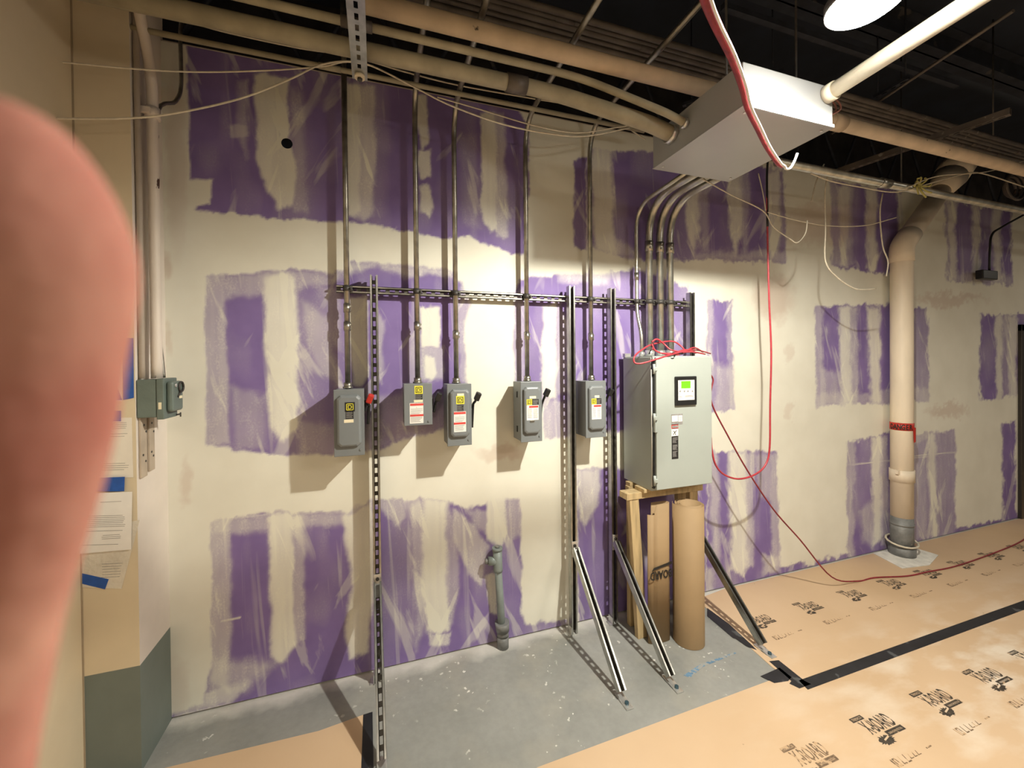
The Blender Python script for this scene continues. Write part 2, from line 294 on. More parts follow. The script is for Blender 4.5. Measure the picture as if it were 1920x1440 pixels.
MUDS = [  # joint compound laid over the purple : polygon, opacity, softness
 ([(478,138),(540,146),(540,262),(556,330),(548,384),(520,392),(500,350),(482,300)],.85,5),([(444,150),(466,150),(462,300),(448,260)],.3,6),([(432,232),(464,232),(464,258),(432,255)],.35,3),([(545,160),(568,170),(575,400),(548,395)],.25,8),
 ([(638,158),(700,160),(704,240),(700,400),(684,416),(655,402),(648,240)],.55,6),([(645,160),(672,160),(676,398),(655,404)],.7,4),
 ([(783,176),(800,182),(802,270),(790,276),(780,240)],.8,3),([(784,278),(806,278),(811,334),(790,338),(783,305)],.8,3),([(786,352),(806,348),(813,385),(806,405),(788,398)],.8,4),
 ([(902,213),(930,215),(932,360),(930,430),(916,436),(903,400)],.85,4),([(926,215),(946,216),(952,440),(930,440)],.45,5),([(860,250),(892,255),(900,430),(870,420)],.12,8),
 ([(1108,278),(1148,280),(1150,440),(1158,480),(1120,468),(1110,400)],.8,6),([(1104,462),(1200,488),(1200,478),(1160,450)],.4,8),
 ([(1282,300),(1310,305),(1312,430),(1300,474),(1290,440)],.75,5),([(1312,310),(1326,312),(1330,470),(1314,470)],.3,5),([(1364,310),(1392,315),(1394,430),(1380,476),(1370,440)],.75,5),([(1392,315),(1404,316),(1404,470),(1394,470)],.3,5),([(1438,318),(1464,318),(1464,440),(1450,482),(1442,470)],.7,5),([(1300,474),(1472,470),(1474,493),(1366,487),(1300,486)],.4,8),
 ([(1570,350),(1592,352),(1590,500),(1574,498)],.75,5),([(1622,350),(1644,352),(1642,505),(1626,500)],.75,5),([(1680,362),(1694,362),(1694,460),(1684,440)],.8,4),([(1556,338),(1568,340),(1572,500),(1560,502)],.35,4),([(1592,352),(1600,354),(1600,500),(1592,500)],.3,4),
 ([(1776,378),(1792,380),(1792,525),(1778,526)],.75,5),([(1822,384),(1836,386),(1836,530),(1824,528)],.7,5),([(1860,390),(1876,392),(1876,530),(1862,530)],.7,5),([(1792,510),(1897,515),(1897,534),(1792,528)],.35,8),
 ([(386,514),(418,512),(424,640),(430,838),(386,836)],.42,5),([(496,522),(520,512),(552,524),(560,640),(556,800),(530,825),(508,800),(498,640)],.92,7),([(418,514),(640,510),(640,528),(420,560)],.35,8),([(565,560),(612,600),(640,730),(600,700),(580,640)],.32,9),([(600,540),(640,540),(640,660),(620,640)],.25,9),([(430,720),(500,740),(500,840),(440,845)],.25,9),([(560,790),(700,800),(700,846),(560,856)],.25,9),
 ([(655,558),(688,556),(690,700),(680,722),(662,718),(655,640)],.8,5),([(640,494),(836,500),(850,520),(800,512),(770,522),(710,500),(645,520)],.55,7),([(708,580),(722,600),(716,716),(708,700)],.35,4),([(786,572),(826,574),(826,650),(788,652)],.95,3),([(786,652),(832,650),(834,715),(790,716)],.4,5),([(796,668),(815,670),(820,700),(812,714),(798,712)],.9,3),([(862,530),(882,570),(874,620),(876,720),(866,715),(858,580)],.3,3),([(640,740),(860,740),(846,800),(700,846),(640,846)],.22,10),
 ([(1017,572),(1042,568),(1044,745),(1018,740)],.85,5),([(1044,568),(1062,600),(1060,740),(1044,740)],.35,5),([(1016,745),(1060,750),(1060,825),(1020,826)],.4,8),([(962,548),(985,540),(985,720),(966,735)],.3,6),([(1040,508),(1150,506),(1140,530),(1050,528)],.4,7),
 ([(1325,564),(1338,566),(1338,700),(1330,770)],.35,4),([(1338,680),(1376,690),(1376,768),(1340,770)],.35,8),([(1362,568),(1374,568),(1376,766),(1366,766)],.25,3),
 ([(1572,578),(1596,576),(1598,760),(1578,762)],.78,5),([(1626,576),(1650,574),(1650,755),(1632,756)],.78,5),([(1530,574),(1544,574),(1546,764),(1530,764)],.35,4),([(1596,576),(1608,576),(1608,760),(1598,760)],.35,4),([(1540,690),(1572,700),(1575,760),(1540,760)],.3,8),([(1530,740),(1742,728),(1742,748),(1530,764)],.3,5),([(1700,582),(1742,582),(1742,748),(1700,750)],.2,5),
 ([(1866,592),(1880,592),(1880,748),(1868,748)],.75,4),([(1890,592),(1906,590),(1908,744),(1892,746)],.7,4),([(1880,592),(1890,592),(1892,746),(1882,748)],.2,4),
 ([(396,980),(432,970),(432,1300),(398,1280)],.5,6),([(504,966),(548,964),(552,1100),(552,1210),(530,1244),(510,1230)],.92,6),([(552,966),(570,966),(572,1200),(552,1205)],.4,6),([(395,970),(650,962),(650,985),(400,1000)],.4,8),([(640,968),(690,945),(700,940),(702,1060),(690,1225),(655,1238),(645,1180),(660,1100)],.85,6),([(400,1240),(520,1240),(470,1290),(380,1322)],.4,14),
 ([(322,1322),(420,1290),(470,1280),(430,1318),(330,1346)],.55,5),([(700,938),(760,936),(760,970),(742,985),(720,965)],.45,5),([(794,936),(838,938),(840,1100),(842,1180),(800,1188),(793,1100)],.93,6),([(770,950),(794,940),(793,1180),(780,1220),(776,1100)],.32,6),([(838,940),(860,1000),(862,1100),(850,1170),(840,1180)],.35,5),([(804,1190),(846,1186),(842,1208),(806,1210)],.6,3),([(848,950),(890,985),(915,1020),(905,1100),(880,1080),(855,1010)],.5,4),([(870,950),(920,960),(930,1010),(890,985)],.35,6),([(914,936),(948,934),(950,1000),(940,1022),(916,1012)],.9,4),([(948,934),(974,932),(976,1000),(950,1020)],.4,6),([(912,1080),(934,1070),(934,1155),(920,1150)],.7,3),
 ([(1078,884),(1128,880),(1124,940),(1100,985),(1088,970)],.6,5),([(1326,848),(1344,848),(1350,1000),(1350,1062),(1336,1050)],.42,6),([(1366,848),(1400,848),(1402,1060),(1392,1080),(1372,1072)],.85,6),([(1400,850),(1412,852),(1412,1060),(1402,1060)],.4,5),([(1412,852),(1446,850),(1448,940),(1425,935)],.35,7),([(1446,850),(1456,850),(1462,1062),(1446,1062)],.35,3),([(1430,1040),(1460,1040),(1462,1072),(1432,1076)],.5,5),([(1326,1060),(1340,1062),(1336,1110),(1326,1114)],.5,6),([(1510,1050),(1530,1048),(1530,1060),(1512,1062)],.9,2),([(1560,1042),(1575,1040),(1570,1050)],.9,2),
 ([(1632,824),(1652,820),(1654,1010),(1636,1020)],.8,5),([(1652,822),(1664,822),(1664,1030),(1654,1020)],.35,4),([(1590,830),(1602,826),(1600,1046),(1590,1046)],.4,4),([(1612,960),(1632,940),(1640,1030),(1618,1020)],.35,7),
 ([(1738,815),(1756,812),(1758,1005),(1744,1008)],.78,5),([(1702,816),(1738,812),(1738,1010),(1702,1020)],.33,5),([(1758,812),(1790,808),(1792,1002),(1760,1005)],.25,5),([(1700,816),(1740,812),(1738,826),(1702,832)],.3,4)]
STR = [(420,975,600,955,3),(415,1165,450,1158,3),(1590,872,1740,856,2),(1700,856,1790,848,2)]   # thin knife lines
WX0, WX1, WZ1 = -.98, 9.5, 3.335
def wall_back():
    xs = np.concatenate([np.arange(WX0, 2.8, .008), np.arange(2.8, 4.8, .013), np.arange(4.8, 6.62, .018), np.array([6.62, 7.52, 8.5, WX1])])
    zs = np.concatenate([np.arange(0, 2.03, .0085), np.arange(2.035, WZ1, .0085), [WZ1]])
    hp = atY(538, 269); xs = np.unique(np.concatenate([xs, np.arange(hp.x-.035, hp.x+.035, .002)])); zs = np.unique(np.concatenate([zs, np.arange(hp.z-.035, hp.z+.035, .002)]))
    GX, GZ_ = np.meshgrid(xs, zs); shp = GX.shape
    P = np.stack([GX.ravel(), np.zeros(GX.size), GZ_.ravel()], 1)-np.array(CAM)
    a, b, c = P@np.array(RT), P@np.array(DN), P@np.array(FW)
    U = 960+FPX*a/c; V = PY+FPX*b/c
    rs = np.random.RandomState(3)
    def vnoise(x, y, seed):
        xi, yi = np.floor(x).astype(int), np.floor(y).astype(int); fx, fy = x-xi, y-yi
        fx, fy = fx*fx*(3-2*fx), fy*fy*(3-2*fy)
        def h(i, j):
            n = (i*374761393+j*668265263+seed*1442695041) & 0xffffffff; n = ((n ^ (n >> 13))*1274126177) & 0xffffffff; return ((n ^ (n >> 16)) & 0xffff)/65535.
        return (h(xi, yi)*(1-fx)+h(xi+1, yi)*fx)*(1-fy)+(h(xi, yi+1)*(1-fx)+h(xi+1, yi+1)*fx)*fy
    X, Z = GX.ravel(), GZ_.ravel()
    n1 = vnoise(X*9, Z*7, 1)-.5; n2 = vnoise(X*28, Z*18, 2)-.5; n3 = vnoise(X*80, Z*55, 3)-.5
    m1 = vnoise(X*8, Z*9, 4)-.5; m2 = vnoise(X*26, Z*26, 5)-.5; m3 = vnoise(X*75, Z*75, 6)-.5
    du = 6*n1+4*n2+2.5*n3; dv = 8*m1+7*m2+4*m3
    u, v = U+du, V+dv
    st = vnoise(X*60, Z*4, 7)
    def mask(poly, soft):
        pts = np.array(poly, float); lo, hi = pts.min(0)-40, pts.max(0)+40
        out = np.zeros(len(u)); idx = np.where((u > lo[0]) & (u < hi[0]) & (v > lo[1]) & (v < hi[1]))[0]
        if not len(idx): return out
        x, y = u[idx], v[idx]; d = np.full(len(idx), 1e9); ins = np.zeros(len(idx), bool)
        for k in range(len(pts)):
            ax, ay = pts[k]; bx, by = pts[(k+1) % len(pts)]
            ex, ey = bx-ax, by-ay; t = np.clip(((x-ax)*ex+(y-ay)*ey)/(ex*ex+ey*ey+1e-9), 0, 1)
            d = np.minimum(d, np.hypot(x-ax-t*ex, y-ay-t*ey))
            cr = (ay > y) != (by > y); den = np.where(abs(by-ay) < 1e-9, 1e-9, by-ay)
            ins ^= cr & (x < (bx-ax)*(y-ay)/den+ax)
        sd = np.where(ins, d, -d); t = np.clip(sd/(2*soft)+.5, 0, 1); out[idx] = t*t*(3-2*t); return out
    mud = np.ones(len(u)); bare = np.zeros(len(u))
    for p, s in PUR: bare = np.maximum(bare, mask(p, s))
    mud = 1-bare
    haze = np.clip(vnoise(X*5, Z*2.2, 9)-.55, 0, 1)*.75+np.clip(vnoise(X*14, Z*5, 10)-.66, 0, 1)*.6
    mud = mud+(1-mud)*haze*.5
    for p, o, s in MUDS:
        o = min(1, o+.10) if o >= .7 else o
        k = mask(p, s)*o*(.86+.28*st*(1 if o < .7 else .4)); k = np.clip(k, 0, 1); mud = mud*(1-k)+k
    for x0, y0, x1, y1, wd in STR:
        ex, ey = x1-x0, y1-y0; t = np.clip(((U-x0)*ex+(V-y0)*ey)/(ex*ex+ey*ey), 0, 1); d = np.hypot(U-x0-t*ex, V-y0-t*ey)
        mud = np.maximum(mud, np.clip(1-d/wd, 0, 1)*.9)
    # pinkish dried areas in the compound
    pink = np.zeros(len(u))
    for cx, cy, rx, ry, o in ((310,500,10,28,.5),(315,640,8,35,.4),(940,850,45,18,.5),(1330,935,30,14,.0),(345,900,12,40,.4),(1450,560,40,45,.6),(1780,560,70,14,.5),(1775,770,40,14,.5),(1480,660,12,20,.35),(1480,770,10,18,.35),(330,1290,30,60,.3),(1560,420,110,40,.5),(330,300,20,180,.3)):
        q = ((U+du*2-cx)/rx)**2+((V+dv*2-cy)/ry)**2; pink = np.maximum(pink, o*np.clip(1.3-q, 0, 1))
    me = bpy.data.meshes.new('wall_back'); ny, nx = shp
    co = np.stack([GX.ravel(), np.zeros(GX.size), GZ_.ravel()], 1).astype(np.float32)
    I = np.arange(nx*ny).reshape(ny, nx)
    q = np.stack([I[:-1, :-1], I[:-1, 1:], I[1:, 1:], I[1:, :-1]], -1).reshape(-1, 4)
    cx = (GX[:-1, :-1]+GX[:-1, 1:]).ravel()/2; cz = (GZ_[:-1, :-1]+GZ_[1:, :-1]).ravel()/2
    hole = (cx > 6.62) & (cx < 7.52) & (cz < 2.035)
    hole |= cz < .007
    hole |= ((cx-hp.x)**2+(cz-hp.z)**2) < .027**2
    q = q[~hole]
    me.vertices.add(len(co)); me.vertices.foreach_set('co', co.ravel())
    me.loops.add(q.size); me.loops.foreach_set('vertex_index', q.ravel().astype(np.int32))
    me.polygons.add(len(q)); me.polygons.foreach_set('loop_start', (np.arange(len(q))*4).astype(np.int32)); me.polygons.foreach_set('loop_total', np.full(len(q), 4, np.int32))
    me.update(); me.validate()
    for nm, arr in (('mud', mud), ('pink', pink)):
        at = me.attributes.new(nm, 'FLOAT', 'POINT'); at.data.foreach_set('value', arr.astype(np.float32))
    m = bpy.data.materials.new('purple_drywall_with_joint_compound'); m.use_nodes = True; nt = m.node_tree; N = nt.nodes; L = nt.links; bs = N['Principled BSDF']
    A = N.new('ShaderNodeAttribute'); A.attribute_name = 'mud'; B = N.new('ShaderNodeAttribute'); B.attribute_name = 'pink'
    geo = N.new('ShaderNodeNewGeometry')
    def nz(sc, st=(1, 1, 1), det=5):
        mp = N.new('ShaderNodeMapping'); mp.inputs['Scale'].default_value = st; L.new(geo.outputs['Position'], mp.inputs[0])
        n = N.new('ShaderNodeTexNoise'); n.inputs['Scale'].default_value = sc; n.inputs['Detail'].default_value = det; L.new(mp.outputs[0], n.inputs[0]); return n.outputs[0]
    def M_(op, a, c):
        x = N.new('ShaderNodeMath'); x.operation = op; x.use_clamp = op == 'ADD'
        for i, qq in enumerate((a, c)):
            if isinstance(qq, (int, float)): x.inputs[i].default_value = qq
            else: L.new(qq, x.inputs[i])
        return x.outputs[0]
    # the thin compound breaks up into grain where it is neither full nor bare
    g = M_('SUBTRACT', nz(110, (1, 1, .8)), .5); h = M_('SUBTRACT', nz(22, (1, 1, .3)), .5)
    mid = M_('MULTIPLY', M_('MULTIPLY', A.outputs['Fac'], M_('SUBTRACT', 1.0, A.outputs['Fac'])), 4.0)
    fac = M_('ADD', A.outputs['Fac'], M_('MULTIPLY', mid, M_('ADD', M_('MULTIPLY', g, .7), M_('MULTIPLY', h, .7))))
    # knife and roller drags left in the thin compound
    for ang, sc, lo, hi, amt in ((.35, (9, 1, 1.6), .60, .66, .34), (-.5, (7, 1, 1.4), .63, .68, .30), (.05, (16, 1, .8), .62, .70, .22)):
        mp = N.new('ShaderNodeMapping'); mp.inputs['Rotation'].default_value = (0, ang, 0); L.new(geo.outputs['Position'], mp.inputs[0])
        m2_ = N.new('ShaderNodeMapping'); m2_.inputs['Scale'].default_value = sc; L.new(mp.outputs[0], m2_.inputs[0])
        nn_ = N.new('ShaderNodeTexNoise'); nn_.inputs['Scale'].default_value = 1.0; nn_.inputs['Detail'].default_value = 4; nn_.inputs['Distortion'].default_value = .6; L.new(m2_.outputs[0], nn_.inputs[0])
        mr_ = N.new('ShaderNodeMapRange'); mr_.inputs[1].default_value = lo; mr_.inputs[2].default_value = hi; mr_.inputs[4].default_value = amt; L.new(nn_.outputs[0], mr_.inputs[0])
        fac = M_('ADD', fac, mr_.outputs[0])
    def rgb(src, p0, p1, c0, c1):
        r = N.new('ShaderNodeValToRGB'); e = r.color_ramp.elements; e[0].position = p0; e[1].position = p1; e[0].color = c0+(1,); e[1].color = c1+(1,); L.new(src, r.inputs[0]); return r.outputs[0]
    def mix(f, a, c):
        x = N.new('ShaderNodeMix'); x.data_type = 'RGBA'; L.new(f, x.inputs[0])
        for s_, qq in ((6, a), (7, c)):
            if isinstance(qq, tuple): x.inputs[s_].default_value = qq+(1,)
            else: L.new(qq, x.inputs[s_])
        return x.outputs[2]
    pur = rgb(nz(6), .3, .7, (.185, .125, .320), (.225, .155, .375))
    mudc = rgb(nz(3), .3, .7, (.72, .70, .60), (.80, .785, .685))
    mudc = mix(B.outputs['Fac'], mudc, (.55, .42, .34))
    L.new(mix(fac, pur, mudc), bs.inputs['Base Color']); bs.inputs['Roughness'].default_value = .75
    bp = N.new('ShaderNodeBump'); bp.inputs['Strength'].default_value = .25; bp.inputs['Distance'].default_value = .004; L.new(M_('ADD', A.outputs['Fac'], M_('MULTIPLY', nz(40), .2)), bp.inputs['Height']); L.new(bp.outputs[0], bs.inputs['Normal'])
    me.materials.append(m); o = bpy.data.objects.new('wall_back', me); COL.objects.link(o); o['kind'] = 'structure'; BASE[o] = Vector((0, 0, 0))
    # thickness behind the face, and the dark cavity seen through the drilled hole
    t = MB(); t.box((WX0, .012, 0), (hp.x-.05, .10, WZ1)); t.box((hp.x+.05, .012, 0), (6.62, .10, WZ1)); t.box((hp.x-.05, .012, 0), (hp.x+.05, .10, hp.z-.05)); t.box((hp.x-.05, .012, hp.z+.05), (hp.x+.05, .10, WZ1)); t.box((6.62, .012, 2.035), (7.52, .10, WZ1)); t.box((7.52, .012, 0), (WX1, .10, WZ1))
    t.box((WX0, .0, WZ1), (WX1, .1, WZ1+.006)); t.box((hp.x-.05, .03, hp.z-.05), (hp.x+.05, .11, hp.z+.05), 0, 1)
    t.build('wall_core', [mat('gypsum_edge', (.5, .44, .38), .8, 0, .2, 20), NAVY], o)
wall_back()
sprite_struct('wall_beyond', MB().box((-2.2, .5, 3.0), (10.5, .6, 4.1)), mat('dark_masonry_above', (.03, .026, .026), .8, 0, .6, 5), base=(4, .5, 3.0))
# doorway far right
dr = thing('door_1', None, None, (6.62, 0, 0)); dr['kind'] = 'structure'
MB().box((6.575, -.03, 0), (6.635, .11, 2.10), .004).box((7.505, -.03, 0), (7.56, .11, 2.10), .004).box((6.575, -.03, 2.03), (7.56, .11, 2.10), .004).build('door_frame', mat('dark_bronze_frame', (.045, .038, .032), .4, .4), dr)
sprite_struct('wall_next_room', MB().box((5.6, 1.9, 0), (10.4, 2.0, 3)), mat('plastic_sheeted_wall', (.75, .62, .45), .4, 0, .2, 5))
light('next_room_light', 'POINT', (7.3, 1.0, 2.4), 45, (1, .86, .66), shadow_soft_size=.1)

# ================================================================== CEILING GEAR
def joist(y, z0, z1, x0, x1, lab, zig=.32):
    t = thing('bar_joist', lab, 'joist', ((x0+x1)/2, y, z0), 'open web joists')
    MB().box((x0, y-.03, z0), (x1, y-.004, z0+.006)).box((x0, y-.008, z0), (x1, y-.002, z0+.035)).box((x0, y+.004, z0), (x1, y+.03, z0+.006)).box((x0, y+.002, z0), (x1, y+.008, z0+.035)).build('bottom_chord', NAVY2, t)
    MB().box((x0, y-.035, z1-.04), (x1, y+.035, z1)).build('top_chord', NAVY2, t)
    w_ = MB(); x = x0; up = True; P = []
    while x < x1: P.append(Vector((x, y, z0+.02 if up else z1-.03))); up = not up; x += zig
    for a, b in zip(P, P[1:]): w_.tube([a, b], .0135, 6)
    w_.build('web', NAVY2, t)
joist(.2, 3.42, 4.08, -1, 9.5, 'dark open web joist right above the top of the purple wall')
joist(-1.9, 3.72, 4.08, -1.1, 9.5, 'dark open web joist in the ceiling past the round lamp')
joist(-2.9, 3.62, 4.08, -1.1, 9.5, 'dark open web joist crossing the ceiling at the top edge')
for i, (y, lab) in enumerate(((-.62, 'long black ceiling beam over the beige pipe'), (-1.45, 'long black ceiling beam running past the round lamp'))):
    props(MB().box((-1.1, y-.06, 3.9), (9.5, y+.06, 3.91)).box((-1.1, y-.005, 3.9), (9.5, y+.005, 4.09)).box((-1.1, y-.06, 4.085), (9.5, y+.06, 4.095)).build('steel_beam', NAVY2), lab, 'beam')
def xpipe(name, pix, z, r, m, x0, x1, lab, cat='pipe', group=None, parts=None):
    p = atZ(pix[0], pix[1], z)
    if parts is None: return props(MB().tube([(x0, p.y, z), ((x0+x1)/2, p.y, z), (x1, p.y, z)], r, 16).build(name, m), lab, cat, group)
    t = thing(name, lab, cat, ((x0+x1)/2, p.y, z-r), group); MB().tube([(x0, p.y, z), (x1, p.y, z)], r, 16).build('pipe_run', m, t)
    for x in parts: MB().tube([(x-.05, p.y, z), (x+.05, p.y, z)], r*1.18, 16).build('coupling', m, t)
    return t
xpipe('beige_pipe', (1000, 85), 3.15, .038, PIPEB, -.04, 9.4, 'thick beige painted pipe with peeling paint along the whole ceiling', parts=(2.6, 5.0))
# pair that turns down into the pull box
c0 = atZ(300, 8, 3.08); c1 = atZ(1000, 168, 3.08); e1 = atX(1262, 254, 1.38); yy = (c0.y+c1.y)/2
t = thing('large_olive_conduit', 'thick olive conduit running left from the pull box under the beige pipe', 'conduit', (0, yy, 3.04))
MB().tube(fillet([(-1.15, yy, 3.08), (.85, yy, 3.08), (1.26, e1.y, e1.z+.03), (1.385, e1.y, e1.z)], .15, 8), .036, 16).build('pipe_run', PIPEO, t)
MB().tube([(.60, yy, 3.08), (.70, yy, 3.08)], .0415, 16).build('coupling', PIPED, t)
MB().tube([(1.355, e1.y, e1.z+.005), (1.379, e1.y, e1.z)], .043, 12).build('locknut', ZINC, t)
c2 = atZ(700, 62, 3.10); e2 = atX(1287, 233, 1.38); y2 = yy-.085
t = thing('small_olive_conduit', 'thinner conduit lying beside the thick olive one into the pull box', 'conduit', (0, y2, 3.06))
MB().tube(fillet([(-1.15, y2, 3.12), (.95, y2, 3.12), (1.28, e2.y, e2.z+.03), (1.385, e2.y, e2.z)], .15, 8), .017, 12).build('pipe_run', PIPEO, t)
MB().tube([(-.12, y2, 3.12), (-.0, y2, 3.12)], .022, 12).build('coupling', PIPED, t)
MB().tube([(1.36, e2.y, e2.z+.004), (1.379, e2.y, e2.z)], .023, 12).build('locknut', ZINC, t)
xpipe('thin_wall_top_conduit', (500, 103), 3.2, .0125, PIPEO, -1.16, 1.62, 'slim tan conduit crossing the top of the purple wall', 'conduit', parts=(-.2,))
for i, (q, lab) in enumerate((((1240, 78), 'backmost'), ((1240, 89), 'second from the back'), ((1240, 99), 'middle'), ((1240, 110), 'second from the front'), ((1240, 122), 'front'))):
    names = {'backmost': 'dark thin ceiling conduit, highest in the bundle above the beige pipe', 'second from the back': 'dark thin ceiling conduit, second from the top of the bundle', 'middle': 'dark thin ceiling conduit in the middle of the bundle of five', 'second from the front': 'dark thin ceiling conduit, second lowest of the bundle', 'front': 'dark thin ceiling conduit, lowest of the bundle next to the beige pipe'}
    xpipe('thin_ceiling_conduit', q, 3.42+.012*(i % 2), .0155-.002*(i % 2), PIPED, -1.1, 9.4, names[lab], 'conduit', 'thin conduits along the ceiling', parts=(.4+.5*i, 3.3+.4*i, 5.6-.3*i))
xpipe('steel_pipe', (1700, 352), 3.0, .027, GALV, 2.42, 9.4, 'shiny steel pipe high on the right in front of the cream soil pipe', parts=(3.45,))
# conduits from the ceiling running towards the camera (thin ones)
def ypipe(p0, z, y0, y1, r, m, lab, name='ceiling_conduit'):
    return props(MB().tube([(p0, y0, z), (p0, (y0+y1)/2, z), (p0, y1, z)], r, 10).build(name, m), lab, 'conduit')
q = atZ(1560, 250, 3.45); q2 = atZ(1900, 20, 3.45)
props(MB().tube([q, (q+q2)/2, q2], .009, 10).build('diagonal_ceiling_conduit', PIPED), 'thin dark conduit running diagonally over the dark ceiling at upper right', 'conduit')
q = atZ(1355, 12, 3.6); q2 = atZ(1640, 108, 3.6)
props(MB().beam(q, q+(q2-q)*1.7, .03, .03).build('ceiling_rail', NAVY2), 'black rail across the ceiling just behind the round lamp', 'rail')
props(MB().beam(atZ(1240, 108, 3.62), atZ(1500, 205, 3.62), .022, .022).build('ceiling_rail', NAVY2), 'black rail passing over the top of the grey pull box', 'rail')
for (a, b, lab) in (((1470, 135), (1280, 200), 'perforated hanger rail above the bright face of the pull box'), ((1705, 148), (1640, 185), 'short perforated hanger rail to the right of the pull box')):
    g = MB(); A_, B_ = atZ(a[0], a[1], 3.5), atZ(b[0], b[1], 3.5); channel(g, A_, B_, (0, 0, 1), .03, .02); [g.cyl(q_+Vector((0, 0, .0)), Vector((q_.x, q_.y, 4.1)), .005, 6) for q_ in (A_.lerp(B_, .1), A_.lerp(B_, .9))]; props(g.build('hanger_rail', NAVY2), lab, 'rail')
g = MB(); channel(g, atZ(1895, 215, 3.3), atZ(1560, 330, 3.3), (0, 0, 1)); props(g.build('trapeze_rail', PIPED), 'dark trapeze rail under the pipes at the far upper right', 'rail')
for (px, py, z0, yv, lab) in ((1548, 0, 2.92, -1.0, 'thin hanger rod above the grey pull box'), (1690, 330, 3.03, -.52, 'thin hanger rod holding the steel pipe'), (1862, 290, 3.3, -.8, 'thin hanger rod at the far right pipes'), (1388, 60, 2.92, -1.15, 'thin hanger rod at the left corner of the pull box')):
    p = atY(px, py, yv); x = p.x
    if 'pull box' in lab: x = 1.80 if 'above' in lab else 1.40; yv = -1.1
    props(MB().cyl((x, yv, z0), (x, yv, 4.1), .005, 8).build('threaded_rod', DARKM), lab, 'rod')
# slotted strut seen from below
a = atZ(675, 150, 2.985); b = atZ(655, -20, 2.985)
t = thing('ceiling_strut', 'slotted steel strut under the conduits at the top centre left', 'strut', (a.x, a.y, 2.985))
g = MB(); channel(g, (a.x, a.y, 2.985), (a.x, b.y-.3, 2.985), (0, 0, 1), .062, .04); g.build('slotted_rail', STRUT, t)
MB().cyl((a.x, a.y-.03, 2.972), (a.x, a.y-.03, 2.985), .021).build('washer', mat('cream_washer', (.6, .52, .38)), t)
MB().cyl((a.x, a.y-.03, 2.963), (a.x, a.y-.03, 2.972), .011, 6).build('bolt', DARKM, t)
# hanging hooks above: pull box
t = thing('pull_box', 'big grey sheet metal pull box hanging from the ceiling', 'junction box', (1.63, -.93, 2.752))
bx0, bx1, by0, by1, bz0, bz1 = 1.38, 1.885, -1.2, -.65, 2.752, 2.925
b_ = MB(); b_.box((bx0, by0+.002, bz0+.003), (bx1, by1, bz1), .003).build('body', PULLG, t)
MB().box((bx0-.003, by0-.001, bz0-.002), (bx1+.003, by1+.002, bz0+.0025), .001).build('bottom_cover', PULLG, t)
MB().box((bx0-.002, by0-.004, bz0-.001), (bx1+.002, by0, bz0+.012), .001).build('cover_lip', mat('lip_edge_highlight', (.55, .56, .55), .35), t)  # highlight along the bottom edge put into a paler lip colour
sc_ = [(bx0+.04, by0+.03), (bx1-.03, by0+.03), (bx0+.03, by1-.04), (bx1-.03, by1-.04)]
for x, y in sc_: MB().cyl((x, y, bz0-.006), (x, y, bz0-.001), .006, 8).build('screw', ZINC, t)
# pipe from lamp side into the pull box front
pA = Vector((1.845, by0, 2.885)); pB = Vector((1.800, -1.9, 2.895)); dd = (pB-pA)/(pB-pA).length
t = thing('cream_conduit', 'bright cream pipe passing the round lamp into the pull box', 'pipe', pA)
MB().tube([pA, pA+dd*1.0, pA+dd*2.4], .031, 20).build('pipe_run', PIPEW, t)
MB().tube([pA+Vector((0, .0, 0)), pA-Vector((0, .035, 0))], .038, 20).build('coupling', PIPEW, t)
for i in range(5):
    P = smooth([(1.885, -1.10-.012*i, 2.90), (1.92+.006*i, -1.12-.012*i, 2.905), (1.935+.008*i, -1.12-.014*i, 2.86), (1.905, -1.10-.01*i, 2.80+.006*i), (1.886, -1.08-.01*i, 2.79)])
    props(MB().tube(P, .004, 6).build('pink_wire', mat('pink_wire_jacket', (.42, .2, .17), .5)), 'pinkish wire loop sticking out of the right side of the pull box', 'wire', 'wire loops at the pull box corner')
# ---- lamp
t = thing('high_bay_lamp', 'round glowing white high bay lamp at the top of the picture', 'lamp', LAMP)
LR = .108
def disc_profile(mb, prof, c, n=40, mi=0):
    bm = bmesh.new(); rings = []
    for r, z in prof: rings.append([bm.verts.new((c.x+r*math.cos(2*PI*k/n), c.y+r*math.sin(2*PI*k/n), c.z+z)) for k in range(n)])
    for a, b in zip(rings, rings[1:]):
        for k in range(n): bm.faces.new((a[k], a[(k+1) % n], b[(k+1) % n], b[k]))
    bm.faces.new(rings[0]); bm.faces.new(rings[-1][::-1])
    return mb._add(bm, mi, True)
disc_profile(MB(), [(.001, -.030), (.035, -.028), (.065, -.021), (LR-.018, -.011), (LR-.003, .0)], LAMP).build('lens', LENS, t)
disc_profile(MB(), [(LR-.004, .001), (LR, .001), (LR, .03), (LR-.02, .05), (.06, .06), (.055, .14), (.02, .15)], LAMP).build('housing', DARKM, t)
MB().cyl(LAMP+Vector((0, 0, .15)), LAMP+Vector((0, 0, 1.1)), .006, 8).build('hanging_cable', DARKM, t)

